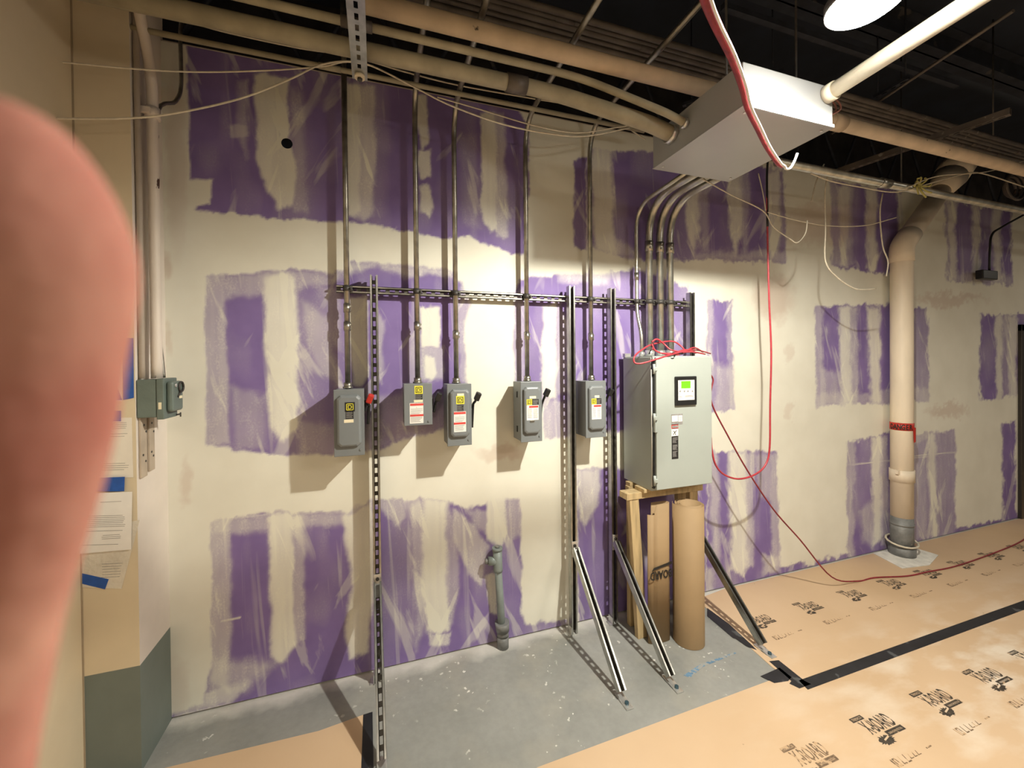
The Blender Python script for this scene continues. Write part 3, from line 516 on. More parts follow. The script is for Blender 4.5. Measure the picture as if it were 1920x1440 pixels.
# ================================================================== STRUT FRAME
# horizontal rail
t = thing('horizontal_strut_rail', 'long slotted horizontal steel strut rail the conduits are clamped to', 'strut', (1, -.02, 2.14))
g = MB(); channel(g, (-.20, -.034, 2.155), (2.155, -.034, 2.155), (0, -1, 0), d=.021, wm=1); g.build('slotted_rail', [GALVD, STRUT_SHADE], t)
for x in (-.12, .9, 1.9): MB().cyl((x, -.034, 2.155), (x, .0, 2.155), .006, 8).build('wall_anchor', DARKM, t)
posts = [(-.008, 'leftmost, standing alone in front of the grey board edge', .003, -.625), (1.187, 'left of the two beside the fifth switch box', 1.188, -.65), (1.487, 'right of the two beside the fifth switch box', 1.498, -.649), (2.135, 'half hidden behind the grey cabinet', 2.190, -.626)]
plab = ['slotted upright strut with floor brace standing alone at the left of the switch boxes', 'upright strut with floor brace just left of the rightmost switch box', 'upright strut with floor brace between the rightmost switch box and the big cabinet', 'upright strut with floor brace behind the big cabinet and cardboard roll']
for (x, _, fx, fy), lab in zip(posts, plab):
    t = thing('strut_post', lab, 'strut', (x, -.052, 0), 'upright strut posts with braces')
    g = MB(); channel(g, (x, -.057, .003), (x, -.057, 2.232), (0, -1, 0), wm=1); g.build('upright', [STRUT, STRUT_SHADE], t)
    top = Vector((x, -.098, .545)); foot = Vector((fx, fy+.045, .022)); dz = (foot-top).normalized(); n_ = Vector((0, -1, 1)); n_ = (n_-dz*n_.dot(dz)).normalized()
    g = MB(); channel(g, top-n_*.0, foot, n_, wm=1); g.build('brace', [STRUT, STRUT_SHADE], t)
    MB().box((x-.019, -.104, .50), (x+.019, -.0985, .60), .001).beam(Vector((x, -.100, .55)), Vector((x, -.100, .55))+dz*.07, .038, .004, n_).build('top_bracket', ZINC, t)
    MB().cyl((x, -.102, .575), (x, -.110, .575), .010, 6).build('bolt', DARKM, t)
    MB().beam(foot+Vector((0, .03, -.012)), foot-Vector((0, .06, .0195)), .042, .005, (0, 0, 1)).box((fx-.021, fy-.045, .001), (fx+.021, fy+.03, .007), .001).build('foot_bracket', ZINC, t)
    MB().cyl((fx, fy-.015, .006), (fx, fy-.015, .018), .011, 6).build('anchor_bolt', mat('blue_anchor', (.05, .10, .13), .4, .5), t)
    MB().box((x-.045, -.105, .0), (x-.022, -.055, .006)).box((x-.027, -.105, 0), (x-.022, -.055, .05)).build('base_angle', ZINC, t)

# ================================================================== CONDUITS
def conduit(path, r, m, lab, group, coupz=(), clampz=None, endz=None, name='steel_conduit', fr=.12):
    P = [Vector(p) for p in path]
    t = thing(name, lab, 'conduit', P[0], group)
    MB().tube(fillet(P, fr, 8), r, 14).build('pipe_run', m, t)
    for z in coupz:
        c = MB().tube([(P[0].x, P[0].y, z-.024), (P[0].x, P[0].y, z+.024)], r*1.25, 14); c.box((P[0].x+r*.9, P[0].y-.006, z-.016), (P[0].x+r*1.6, P[0].y+.006, z-.006)).box((P[0].x+r*.9, P[0].y-.006, z+.006), (P[0].x+r*1.6, P[0].y+.006, z+.016)); c.build('coupling', m, t)
    if clampz is not None:
        for p in [P[0]]:
            x, y = p.x, p.y
            MB().tube([(x, y, clampz-.014), (x, y, clampz+.014)], r+.005, 16).box((x+r, y-.012, clampz-.012), (x+r+.014, y+.008, clampz+.012), .002).cyl((x+r+.007, y-.024, clampz), (x+r+.007, y-.012, clampz), .005, 8).build('strut_clamp', DARKM, t)
    if endz is not None:
        MB().tube([(P[0].x, P[0].y, endz), (P[0].x, P[0].y, endz+.03)], r*1.45, 14).tube([(P[0].x, P[0].y, endz), (P[0].x, P[0].y, endz+.008)], r*1.8, 8).build('connector', GALVD, t)
    return t
SW = {}
YF, YB = -.185, -.04
cx = [-.147, .222, .444, .888, 1.336]
labs = ['thin steel conduit rising from the leftmost switch box straight into the ceiling', 'thin steel conduit rising from the smallest switch box', 'thin steel conduit rising from the middle switch box with two red and white labels on its left', 'thin steel conduit rising from the fourth switch box', 'thin steel conduit rising from the rightmost switch box']
labs[2] = 'thin steel conduit rising from the third switch box from the left'
tops = [None, (3.285, -2.6), (3.225, -2.6), (3.235, -2.6), (3.27, -2.6)]
boxtop = [atY(654, 730, YF).z, atY(784, 720, YF).z, atY(860, 720, YF).z, atY(990, 716, YF).z, atY(1108, 714, YF).z]
coupl = [(atY(652, 612, -.07).z, 2.05), (atY(782, 612, -.07).z,), (atY(854, 628, -.07).z,), (atY(986, 630, -.07).z, ), (atY(1107, 632, -.07).z,)]
for i in range(5):
    zt, ye = tops[i] or (4.08, None)
    path = [(cx[i], -.068, boxtop[i]-.003), (cx[i], -.068, zt)] if ye is None else [(cx[i], -.068, boxtop[i]-.003), (cx[i], -.068, zt), (cx[i], ye, zt+.03)]
    conduit(path, .0145, GALVD, labs[i], 'thin conduits from the switch boxes', coupl[i], 2.155, boxtop[i], fr=.2)
XC = [atY(1194, 540, -.07), atY(1217, 540, -.075), atY(1237, 540, -.075), atY(1256, 540, -.075)]
cl = ['slim bent steel conduit, leftmost of the four rising from the big cabinet', 'thick steel conduit, left of the three thick ones above the big cabinet', 'thick steel conduit, middle of the three thick ones above the big cabinet', 'thick steel conduit, right of the three thick ones above the big cabinet']
xx = XC[0].x; xe = atY(1203, 640, -.12).x
t = thing('steel_conduit', cl[0], 'conduit', (xe, -.12, 1.78), 'conduits from the big cabinet')
MB().tube(fillet([(xe, -.12, 1.78), (xe, -.12, 1.93), (xx, -.068, 2.07), (xx, -.068, 2.80), (xx, -.66, 2.83)], .17, 8), .0125, 14).build('pipe_run', GALV, t)
MB().tube([(xx, -.068, 2.30), (xx, -.068, 2.35)], .0155, 14).build('coupling', GALVD, t)
MB().tube([(xe, -.12, 1.78), (xe, -.12, 1.81)], .019, 12).build('connector', ZINC, t)
MB().tube([(xx, -.068, 2.141), (xx, -.068, 2.169)], .018, 12).box((xx+.012, -.09, 2.143), (xx+.03, -.06, 2.167), .002).build('strut_clamp', DARKM, t)
for i in (1, 2, 3):
    x = XC[i].x; y = -.078
    t = thing('thick_steel_conduit', cl[i], 'conduit', (x, y, 1.78), 'conduits from the big cabinet')
    MB().tube(fillet([(x, y, 1.78), (x, y, 2.845), (x, -.66, 2.845)], .30, 12), .0235, 18).build('pipe_run', GALV, t)
    MB().tube([(x, y, 2.50), (x, y, 2.57)], .028, 16).cyl((x-.01, y-.026, 2.52), (x-.01, y-.038, 2.52), .006, 8).cyl((x-.01, y-.026, 2.55), (x-.01, y-.038, 2.55), .006, 8).build('coupling', GALV, t)
    MB().tube([(x, y, 2.141), (x, y, 2.169)], .029, 16).box((x+.022, y-.02, 2.142), (x+.042, y+.01, 2.168), .002).cyl((x+.032, y-.034, 2.155), (x+.032, y-.02, 2.155), .006, 8).build('strut_clamp', DARKM, t)
    MB().tube([(x, y, 1.782), (x, y, 1.822)], .032, 16).build('connector', ZINC, t)

# ================================================================== SWITCH BOXES
def FM(p, sc=1): return Matrix.Translation(p)@Matrix.Rotation(PI/2, 4, 'X')     # text standing on a face turned to -Y
def flat(mb, x0, x1, z0, z1, y, mi=0, th=.0008): mb.box((x0, y-th, z0), (x1, y, z1), 0, mi)
def square_d(mb, cx_, cz, s, y, yel=0, blk=1):
    """black tile, outlined square with a D in it"""
    flat(mb, cx_-s/2, cx_+s/2, cz-s/2, cz+s/2, y, blk)
    k = s*.36; w_ = s*.07
    for a in ((-k, k, k-w_, k), (-k, k, -k, -k+w_), (-k, -k+w_, -k, k), (k-w_, k, -k, k)): flat(mb, cx_+a[0], cx_+a[1], cz+a[2], cz+a[3], y-.0008, yel)
    mb.text('D', s*.62, FM((cx_, y-.0018, cz-s*.22)), yel, .0003, 1.05, 'CENTER')
def lines(mb, x0, x1, z0, z1, y, n, mi, rnd=.3, th=.0022):
    for i in range(n):
        z = z1-(z1-z0)*(i+.5)/n; flat(mb, x0, x1-(x1-x0)*random.random()*rnd, z-th/2, z+th/2, y, mi, .0004)
def switch(px0, px1, py0, py1, lab, style, handle, depth=None):
    a = atY(px0, py0, YF); b = atY(px1, py1, YF); x0, x1, z1, z0 = a.x, b.x, a.z, b.z
    yf = YF; W_ = x1-x0; H = z1-z0
    t = thing('safety_switch', lab, 'switch box', ((x0+x1)/2, YB, z0), 'grey safety switches in a row on the purple wall')
    bd = MB(); bd.box((x0+.003, yf+.012, z0+.006), (x1-.003, YB, z1-.003), .002); bd.box((x0+.02, YB, z0+.03), (x1-.02, -.001, z0+.06)); bd.box((x0+.02, YB, z1-.06), (x1-.02, -.001, z1-.03))
    bd.build('body', BOXG, t)
    dm = MB(); dm.box((x0, yf, z0), (x1, yf+.012, z1), .0025)
    if style != 'flat':
        i0, i1, j0, j1 = x0+W_*.10, x1-W_*.10, z0+H*(.14 if style != 'tall' else .145), z1-H*.085
        d = .02; c = .014
        P0 = [(i0, j0), (i1, j0), (i1, j1), (i0, j1)]
        def ringp(ins, cut): return [(i0+ins+cut, j0+ins), (i1-ins-cut, j0+ins), (i1-ins, j0+ins+cut), (i1-ins, j1-ins-cut), (i1-ins-cut, j1-ins), (i0+ins+cut, j1-ins), (i0+ins, j1-ins-cut), (i0+ins, j0+ins+cut)]
        bm = dm.bm; R_ = []
        for ins, cut, y in ((0, .016, yf+.001), (0, .016, yf-d*.35), (.004, .015, yf-d*.8), (.012, .012, yf-d)):
            R_.append([bm.verts.new((p, y, q_)) for p, q_ in ringp(ins, cut)])
        for A, B in zip(R_, R_[1:]):
            for k in range(8): bm.faces.new((A[k], A[(k+1) % 8], B[(k+1) % 8], B[k]))
        bm.faces.new(R_[-1]); face = yf-d
    else: face = yf
    dm.cyl((x1-W_*.13, yf-.004, z0+H*.09), (x1-W_*.13, yf, z0+H*.09), .006, 8)
    door = dm.build('door', BOXG, t)
    mats = [YEL, BLKLBL, WHITE, REDP, CREAMT, GREYT]
    lb = MB(); cx_ = x0+W_*.5
    F = lambda px, py: (lambda p: (p.x, p.z))(atY(px, py, face))
    def fl(ax, ay, bx, by, mi, yo=0): p = F(ax, ay); q_ = F(bx, by); flat(lb, p[0], q_[0], q_[1], p[1], face-yo, mi)
    return t, lb, mats, (x0, x1, z0, z1), F, fl, face, door
def handle_(t, x1, za, kn, down, col=BLACK, redknob=False, y=-.12):
    """operating lever on the right side: pivot plate, lever arm up to the knob, tail down"""
    m = MB(); m.box((x1-.002, y-.02, za-.03), (x1+.012, y+.02, za+.03), .003); m.build('pivot_plate', BLACK, t)
    h = MB(); P = [Vector((x1+.016, y, za-down)), Vector((x1+.022, y-.004, za-.02)), Vector((x1+.024, y-.01, za)), Vector((kn[0]-.012, y-.03, kn[1]-.03)), Vector((kn[0], y-.04, kn[1]))]
    h.tube(smooth(P, 4), .0075, 8); hd = h.build('handle', BLACK, t)
    k = MB(); k.beam(Vector((kn[0]-.010, y-.035, kn[1]-.026)), Vector((kn[0]+.008, y-.045, kn[1]+.018)), .03, .034, (0, -1, 0), 0, .006)
    k.build('knob', RED if redknob else BLACK, hd, label='red knob' if redknob else None)
# 1 leftmost
t, lb, ms, R4, F, fl, fc, door = switch(625, 684, 731, 853, 'leftmost and tallest dark grey switch box with a red handle tip', 'tall', 1)
p = F(656, 763); square_d(lb, p[0], p[1], .048, fc)
fl(648, 771, 663, 785, 1); p = F(649, 772); q = F(662, 784); lines(lb, p[0], q[0], q[1], p[1], fc-.0008, 6, 5); fl(645, 787, 663, 792, 4); lb.build('label_plate', ms, t, label='black and yellow maker label'); 
handle_(t, R4[1], atY(690, 760, -.12).z, (atY(694, 746, -.16).x, atY(694, 746, -.16).z), .10, redknob=True)
# 2
t, lb, ms, R4, F, fl, fc, door = switch(757, 811, 720, 796, 'smallest and shortest grey switch box with a flat door, second from the left', 'flat', 1)
p = F(785, 731); square_d(lb, p[0], p[1], .044, fc, 1, 0); fl(779, 739, 792, 749, 1); p = F(779, 740); q = F(791, 749); lines(lb, p[0], q[0], q[1], p[1], fc-.0008, 4, 5); fl(776, 750, 793, 754, 4)
fl(768, 756, 794, 793, 2); fl(769, 757, 794, 760, 3, .0008); fl(769, 777.5, 794, 780, 3, .0008)
for (a_, b_, n) in ((766, 776, 4), (782, 791, 5)): p = F(770, a_); q = F(793, b_); lines(lb, p[0], q[0], q[1], p[1], fc-.0008, n, 5)
p = F(781, 763.5); lb.text('!', .012, FM((p[0], fc-.0015, p[1]-.006)), 3, .0003, 1, 'CENTER'); lb.build('label_plate', ms, t, label='white warning label with red bands')
handle_(t, R4[1], atY(818, 756, -.12).z, (atY(822, 742, -.15).x, atY(822, 742, -.15).z), .05)
# 3
t, lb, ms, R4, F, fl, fc, door = switch(838, 885, 720.5, 834, 'third switch box from the left, grey with raised door and black lever', 'tall', 1)
fl(857, 738, 870, 742, 4); p = F(863, 750); square_d(lb, p[0], p[1], .046, fc, 1, 0); fl(857, 759, 869, 771, 1); p = F(857, 760); q = F(869, 770); lines(lb, p[0], q[0], q[1], p[1], fc-.0008, 5, 5)
fl(851, 772, 874, 809, 2); fl(851, 773, 873, 776, 3, .0008); fl(851, 792.5, 873, 795, 3, .0008)
for (a_, b_, n) in ((781, 791, 4), (797, 807, 5)): p = F(853, a_); q = F(872, b_); lines(lb, p[0], q[0], q[1], p[1], fc-.0008, n, 5)
p = F(862, 779); lb.text('!', .012, FM((p[0], fc-.0015, p[1]-.006)), 3, .0003, 1, 'CENTER'); lb.build('label_plate', ms, t, label='white warning label with red bands')
handle_(t, R4[1], atY(890, 756, -.12).z, (atY(896, 742, -.16).x, atY(896, 742, -.16).z), .14)
# 4
def wide(t, lb, ms, F, fl, fc, o, s=1):
    fl(o[0]+5, o[1], o[0]+17*s, o[1]+4, 4); fl(o[0], o[1]+6, o[0]+22*s, o[1]+16, 1)
    p = F(o[0]+4.5*s, o[1]+11); square_d(lb, p[0], p[1], .034, fc-.0008, 1, 0)
    p = F(o[0]+11*s, o[1]+7); q = F(o[0]+21*s, o[1]+15); lines(lb, p[0], q[0], q[1], p[1], fc-.0008, 5, 5)
    fl(o[0]-.5, o[1]+17, o[0]+22*s, o[1]+44, 2); fl(o[0]+4*s, o[1]+18, o[0]+21*s, o[1]+21, 3, .0008)
    for k in (0, 1):
        p = F(o[0]+(1+11*k)*s, o[1]+23); q = F(o[0]+(10+11*k)*s, o[1]+41); lines(lb, p[0], q[0], q[1], p[1], fc-.0008, 9, 5, .2)
    lb.build('label_plate', ms, t, label='black maker plate above a white warning label')
t, lb, ms, R4, F, fl, fc, door = switch(976, 1017, 716, 827, 'fourth switch box from the left, blue grey with a black lever pointing up right', 'raised', 1)
wide(t, lb, ms, F, fl, fc, (988, 743)); b = R4
MB().box((atY(994, 789, fc).x, fc-.003, atY(994, 792, fc).z), (atY(1002, 789, fc).x, fc, atY(994, 788, fc).z), .001).build('stamped_plate', GALVD, t)
handle_(t, R4[1], atY(1018, 755, -.12).z, (atY(1027, 735, -.17).x, atY(1027, 735, -.17).z), .10)
for zz in (.20, .78): MB().box((b[0]-.001, -.12, b[2]+(b[3]-b[2])*zz-.018), (b[0]+.006, -.105, b[2]+(b[3]-b[2])*zz+.018)).build('hinge', BLACK, t)
# 5
t, lb, ms, R4, F, fl, fc, door = switch(1098, 1137, 714.5, 819, 'rightmost switch box, blue grey, between the two upright struts', 'raised', 1)
wide(t, lb, ms, F, fl, fc, (1110, 741.5), .8)
handle_(t, R4[1], atY(1138, 755, -.12).z, (atY(1146, 734, -.17).x, atY(1146, 734, -.17).z), .09)

# ---- old switch on the left wall
t = thing('old_safety_switch', 'old green grey safety switch with a ring pull on the left wall', 'switch box', (-.98, -.20, 1.52))
MB().box((-.978, -.268, 1.525), (-.908, -.150, 1.690), .004).build('body', OLDG, t)
dm = MB(); dm.box((-.908, -.271, 1.515), (-.880, -.145, 1.694), .004); dm.box((-.880, -.255, 1.545), (-.852, -.155, 1.68), .012, 0, None, 3); dm.build('door', OLDG, t)
MB().cyl((-.853, -.235, 1.662), (-.848, -.235, 1.662), .008, 10).build('screw', ZINC, t)
MB().box((-.900, -.2722, 1.56), (-.889, -.271, 1.59)).box((-.8525, -.20, 1.60), (-.8512, -.17, 1.612)).build('sticker', CREAMT, t)
rg = atX(340, 725, -.848); P = [rg+Vector((.0, .022*math.cos(a_), .022*math.sin(a_))) for a_ in [2*PI*i/16 for i in range(17)]]
MB().tube(P, .0045, 8).tube([rg+Vector((-.004, -.028, -.045)), rg+Vector((0, -.008, -.02))], .005, 8).build('ring_handle', DARKM, t)
MB().cyl((-.885, -.16, 1.522), (-.865, -.155, 1.524), .004, 8).cyl((-.865, -.155, 1.512), (-.865, -.155, 1.532), .003, 8).build('latch_pin', DARKM, t)
t = thing('slotted_mounting_plate', 'pair of drilled painted straps on the left wall below the old switch', 'bracket', (-.98, -.2, 1.25))
for y0, y1, z0 in ((-.255, -.205, 1.262), (-.185, -.14, 1.275)): MB().box((-.979, y0, z0), (-.970, y1, 1.525), .002).build('strap', mat('strap_tan_paint', (.46, .38, .29), .6, 0, .15, 9), t)
for y, z in ((-.23, 1.49), (-.215, 1.46), (-.165, 1.49), (-.15, 1.45), (-.24, 1.36), (-.22, 1.33), (-.17, 1.36), (-.155, 1.34)): MB().cyl((-.972, y, z), (-.9685, y, z), .005, 8).build('screw', DARKM, t)
# ---- pipes in left corner
pts = [(286, 708), (284, 650), (289, 610), (289, 500), (283, 330), (276, 205), (272, 130), (268, 50)]
P = [atX(px, py, -.925) for px, py in pts]; ym = P[3].y
PP = [Vector((-.930, -.208, 1.694)), Vector((-.930, -.208, 1.80)), Vector((-.935, -.196, 1.95)), Vector((-.935, -.196, 3.05)), Vector((-.94, -.32, 3.35)), Vector((-.95, -.62, 3.75)), Vector((-.95, -.70, 4.09))]
t = thing('chipped_white_pipe', 'white pipe with rust coloured chips running up the left corner', 'pipe', PP[0])
MB().tube(fillet(PP, .12, 6), .021, 14).build('pipe_run', PIPEC, t)
MB().tube([(-.935, -.196, 2.85), (-.935, -.196, 2.90)], .028, 14).box((-.979, -.235, 2.86), (-.93, -.218, 2.885)).build('pipe_strap', PIPEC, t)
t = thing('thin_grey_conduit', 'thin grey conduit snaking down the left corner to the old switch', 'conduit', (-.93, -.1, 1.69))
MB().tube(smooth([(-.925, -.160, 1.694), (-.93, -.162, 1.78), (-.94, -.160, 1.90), (-.945, -.155, 2.1), (-.945, -.155, 2.85), (-.90, -.06, 3.02), (-.885, -.04, 3.12), (-.885, -.04, 3.36), (-.885, .0, 3.5)], 6), .0085, 10).build('pipe_run', GALVD, t)
props(MB().tube(smooth([(-.966, -.246, 1.694), (-.966, -.246, 1.9), (-.966, -.246, 2.5), (-.966, -.25, 2.9), (-.966, -.25, 3.3), (-.966, -.25, 4.0)], 3), .011, 10).build('thin_painted_conduit', mat('tan_painted_conduit', (.36, .3, .24), .6)), 'thin tan painted conduit left of the chipped white pipe', 'conduit')

# ---- notices and tape on the pier
yP = YP-.0015
def sheet(name, pix, y, m, lab, cat, group=None, text_rows=(), th=.0006, lift=0):
    P = [atY(px, py, y) for px, py in pix]
    if lift: P[-1] = P[-1]+Vector((0, -lift, 0))
    t = MB(); t.prism(P, (0, -th, 0))
    o = props(t.build(name, m, base=P[0]), lab, cat, group)
    if text_rows:
        g = MB()
        for (ax, ay, bx, by, n) in text_rows:
            for i in range(n):
                yy_ = ay+(by-ay)*(i+.5)/n; p = atY(ax+random.random()*3, yy_+(bx-ax)*-.0, y-th-.0003); q = atY(bx-random.random()*(bx-ax)*.15, yy_-2, y-th-.0003)
                g.prism([p, q, q+Vector((0, 0, -.0016)), p+Vector((0, 0, -.0016))], (0, -.0002, 0))
        g.build('printed_text', GREYT, o)
    return o
pp = 'notices taped to the left wall pier'
sheet('paper_notice', [(130, 785), (247, 783), (250, 895), (130, 900)], yP, PAPER, 'white printed notice, topmost full sheet under the short blue tape strip', 'paper', pp, ((200, 792, 238, 806, 4), (160, 812, 240, 822, 2), (160, 868, 245, 884, 4)))
sheet('paper_notice', [(130, 612), (229, 640), (229, 752), (130, 756)], yP, PAPER, 'white sheet beside the long vertical blue tape strip', 'paper', pp, ((170, 650, 220, 700, 3),))
sheet('paper_notice', [(130, 1000), (262, 975), (228, 1104), (130, 1100)], yP, mat('crumpled_paper', (.70, .65, .55), .7, 0, .1, 9, .3), 'crumpled tilted sheet under the lowest notice', 'paper', pp, ((190, 1055, 230, 1085, 6),), lift=.0)
sheet('paper_notice', [(130, 926), (248, 922), (246, 1030), (130, 1040)], yP-.006, mat('bright_paper', (.84, .82, .78), .6, 0, .03, 20), 'bright white letter with dense text, lowest straight sheet on the pier', 'paper', pp, ((185, 938, 234, 945, 1), (150, 966, 235, 990, 7), (160, 994, 230, 998, 1), (190, 1002, 228, 1012, 3), (150, 1020, 232, 1024, 1)), .0006)
bt = 'strips of blue masking tape'
for i, (pix, lab) in enumerate((([(229, 633), (250, 634), (251, 746), (231, 750)], 'long vertical strip of blue tape left of the old switch'), ([(150, 734), (222, 731), (229, 750), (150, 752)], 'short blue tape strip at the foot of the long vertical one'), ([(150, 771), (227, 770), (227, 790), (150, 790)], 'blue tape strip holding the topmost full notice'), ([(150, 897), (234, 894), (233, 921), (150, 922)], 'dark blue tape strip between the two printed notices'), ([(140, 1072), (204, 1086), (197, 1105), (136, 1090)], 'slanted blue tape strip at the bottom of the crumpled sheet'))):
    sheet('blue_tape', pix, yP-.008 if i == 3 else yP-.001, BLUE, lab, 'tape', bt)

# ================================================================== CABINET ON ITS STAND
cxa, cxb, cya, cyb, cza, czb = 1.592, 2.028, -.355, -.05, .95, 1.778
t = thing('transfer_switch_cabinet', 'big light grey electrical cabinet with a green screen', 'cabinet', ((cxa+cxb)/2, (cya+cyb)/2, cza))
MB().box((cxa, cya+.012, cza), (cxb-.004, cyb, czb-.006), .003).box((cxa+.004, cya, czb-.02), (cxb, cyb, czb), .002).build('body', CABG, t)
MB().box((cxa-.004, cyb-.03, czb-.004), (cxa+.04, cyb, czb+.022), .001).box((cxb-.05, cyb-.03, czb-.004), (cxb+.004, cyb, czb+.022), .001).build('mounting_ear', ZINC, t)
door = MB().box((cxa+.016, cya-.018, cza+.012), (cxb+.004, cya+.010, czb-.006), .003).build('door', CABG, t)
MB().box((cxa+.002, cya-.006, cza+.02), (cxa+.012, cya+.012, czb-.02)).build('door_seal', BLACK, t)
for z in (1.70, 1.40, 1.02): MB().cyl((cxa+.004, cya-.014, z-.03), (cxa+.004, cya-.014, z+.03), .008, 10).box((cxa+.004, cya-.024, z-.012), (cxa+.022, cya-.006, z+.012), .003).build('hinge', CABG, t)
MB().box((cxa+.002, cya-.024, 1.315), (cxa+.022, cya-.004, 1.375), .002).build('latch', CABG, t)
MB().cyl((cxa-.002, cya+.004, cza+.03), (cxa-.002, cya+.004, czb-.08), .004, 8).build('hinge_rod', mat('pale_rod', (.6, .6, .55), .4, .3), t)
yd = cya-.018
F = lambda px, py: atY(px, py, yd)
a = F(1264, 706); b = F(1304, 758.5)
ctl = MB().box((a.x, yd-.014, b.z), (b.x, yd, a.z), .005, 0, None, 3).build('controller', BLACK, t)
g = MB(); g2 = MB()
a = F(1268.5, 713); b = F(1299, 749); flat(g, a.x, b.x, b.z, a.z, yd-.014, 0)
for px in (1272, 1280, 1286.5, 1295): a = F(px, 733); g.cyl((a.x, yd-.0175, a.z), (a.x, yd-.0148, a.z), .005, 10, 1)
a = F(1270, 744); lines(g, a.x, a.x+.03, a.z-.004, a.z+.004, yd-.0148, 2, 1); a = F(1281, 743); lines(g, a.x, F(1297, 743).x, a.z-.005, a.z+.007, yd-.0148, 3, 1); a = F(1294, 718); lines(g, a.x, F(1298, 718).x, a.z-.01, a.z+.004, yd-.0148, 3, 1)
g.build('keypad', [WHITE, GREYT], ctl)
a = F(1274, 714.5); b = F(1291.5, 727.5); flat(g2, a.x, b.x, b.z, a.z, yd-.0148, 0); g2.build('screen', GREEN, ctl, label='glowing green screen')
g = MB(); K = lambda ax, ay, bx, by, mi, yo=0: flat(g, F(ax, ay).x, F(bx, by).x, F(bx, by).z, F(ax, ay).z, yd-yo, mi)
K(1258.5, 777, 1280, 795.5, 1); K(1259.5, 779.5, 1270.5, 790, 0, .0008); K(1271.5, 779, 1279, 790, 0, .0008); K(1259, 796, 1271.5, 803.5, 2); K(1260, 798, 1271, 801.5, 1, .0008); K(1258.8, 803.5, 1271.5, 818, 0); K(1259.3, 818, 1271.8, 860, 3)
a = F(1272.5, 781); lines(g, a.x, F(1278, 781).x, F(1278, 789).z, a.z, yd-.0016, 4, 1)
p = F(1265, 811)
for (ax, az, bx, bz) in ((-.012, -.014, .0, .002), (0, .002, .014, .012), (0, .002, .006, -.016), (-.012, .010, .0, .004)): g.beam(p+Vector((ax, -.0015, az)), p+Vector((bx, -.0015, bz)), .001, .003, (0, 0, 1), 3)
for r0, r1 in ((820, 831), (834, 844), (846, 857)): lines(g, F(1261, 820).x, F(1271, 820).x, F(1261, r1).z, F(1261, r0).z, yd-.0008, 7, 1, .4)
g.build('warning_stickers', [WHITE, GREYT, REDP, BLKLBL], door, label='column of small white, red and black stickers')
# wooden stand
t = thing('wooden_stand', 'rough lumber stand carrying the big grey cabinet', 'stand', (1.78, -.24, 0))
MB().box((1.468, -.276, .885), (2.05, -.190, .925), .002).build('front_rail', WOOD, t)
MB().box((1.464, -.275, .886), (1.468, -.191, .924)).build('end_grain', WOODE, t)
MB().box((1.56, -.15, .885), (2.05, -.11, .925), .002).build('back_rail', WOOD, t)
MB().box((1.57, -.30, .926), (1.98, -.20, .949), .002).box((1.57, -.15, .926), (1.98, -.10, .949), .002).build('shim', WOOD, t)
for xa, xb, y0 in ((1.518, 1.575, -.252), (1.99, 1.99, -.24), (1.60, 1.60, -.13), (1.99, 1.99, -.13)): MB().beam((xa, y0, .884), (xb, y0, .0), .066, .038, (0, 1, 0), 0, .002).build('leg', WOOD, t)

# cardboard roll
rc = Vector((1.835, -.382, 0)); rr = .095; bm = MB(); n = 150; turns = 3.2; zt = .858
prev = None; V = bm.bm.verts; Fc = bm.bm.faces
for i in range(n+1):
    a_ = 2*PI*turns*i/n; r_ = rr-.011*(a_/(2*PI)); r_ = max(.03, r_); off = Vector((.012*(1-r_/rr)*3, .0, 0)) if i > n*.3 else Vector((0, 0, 0))
    A_ = []
    for th in (0, .0016):
        x, y = rc.x+off.x+(r_-th)*math.cos(a_+2.3), rc.y+(r_-th)*math.sin(a_+2.3); A_.append((V.new((x, y, .002)), V.new((x, y, zt+.008*math.sin(a_*.5)*(i/n)))))
    if prev:
        for f in ((prev[0][0], A_[0][0], A_[0][1], prev[0][1]), (prev[1][0], prev[1][1], A_[1][1], A_[1][0]), (prev[0][1], A_[0][1], A_[1][1], prev[1][1])):
            q_ = Fc.new(f); q_.smooth = True
    prev = A_
props(bm.build('cardboard_roll', KRAFT), 'brown roll of floor protection board standing in front of the wooden stand', 'cardboard roll')
# folded board behind it, with its upside down print
t = thing('folded_cardboard', 'half unrolled brown cardboard with upside down lettering behind the roll', 'cardboard', (1.66, -.30, 0))
P = [Vector((p_[0], p_[1], 0)) for p_ in ((1.575, -.322), (1.60, -.340), (1.66, -.345), (1.71, -.344), (1.730, -.333), (1.735, -.315), (1.72, -.300), (1.66, -.296), (1.62, -.297))]
P = smooth(P, 4); g = MB(); prev = None
for i, p_ in enumerate(P):
    h = .80 if p_.x < 1.62 and p_.y < -.3 else .862
    A_ = (g.bm.verts.new((p_.x, p_.y, .002)), g.bm.verts.new((p_.x, p_.y, h)))
    if prev: g.bm.faces.new((prev[0], A_[0], A_[1], prev[1])).smooth = True
    prev = A_
o = g.build('board', KRAFT, t, keep=True); md = o.modifiers.new('thickness', 'SOLIDIFY'); md.thickness = .003
g = MB(); M = Matrix.Translation((1.735, -.3495, .452))@Matrix.Rotation(PI/2, 4, 'X')@Matrix.Rotation(PI, 4, 'Z')
g.text('BOARD', .072, M, 0, .0003, .66, bold=.0015); g.prism([(1.585, -.3495, .458), (1.60, -.3495, .478), (1.735, -.3495, .50), (1.735, -.3495, .482), (1.60, -.3495, .462)], (0, .0003, 0)); g.build('printed_logo', BLKLBL, t)

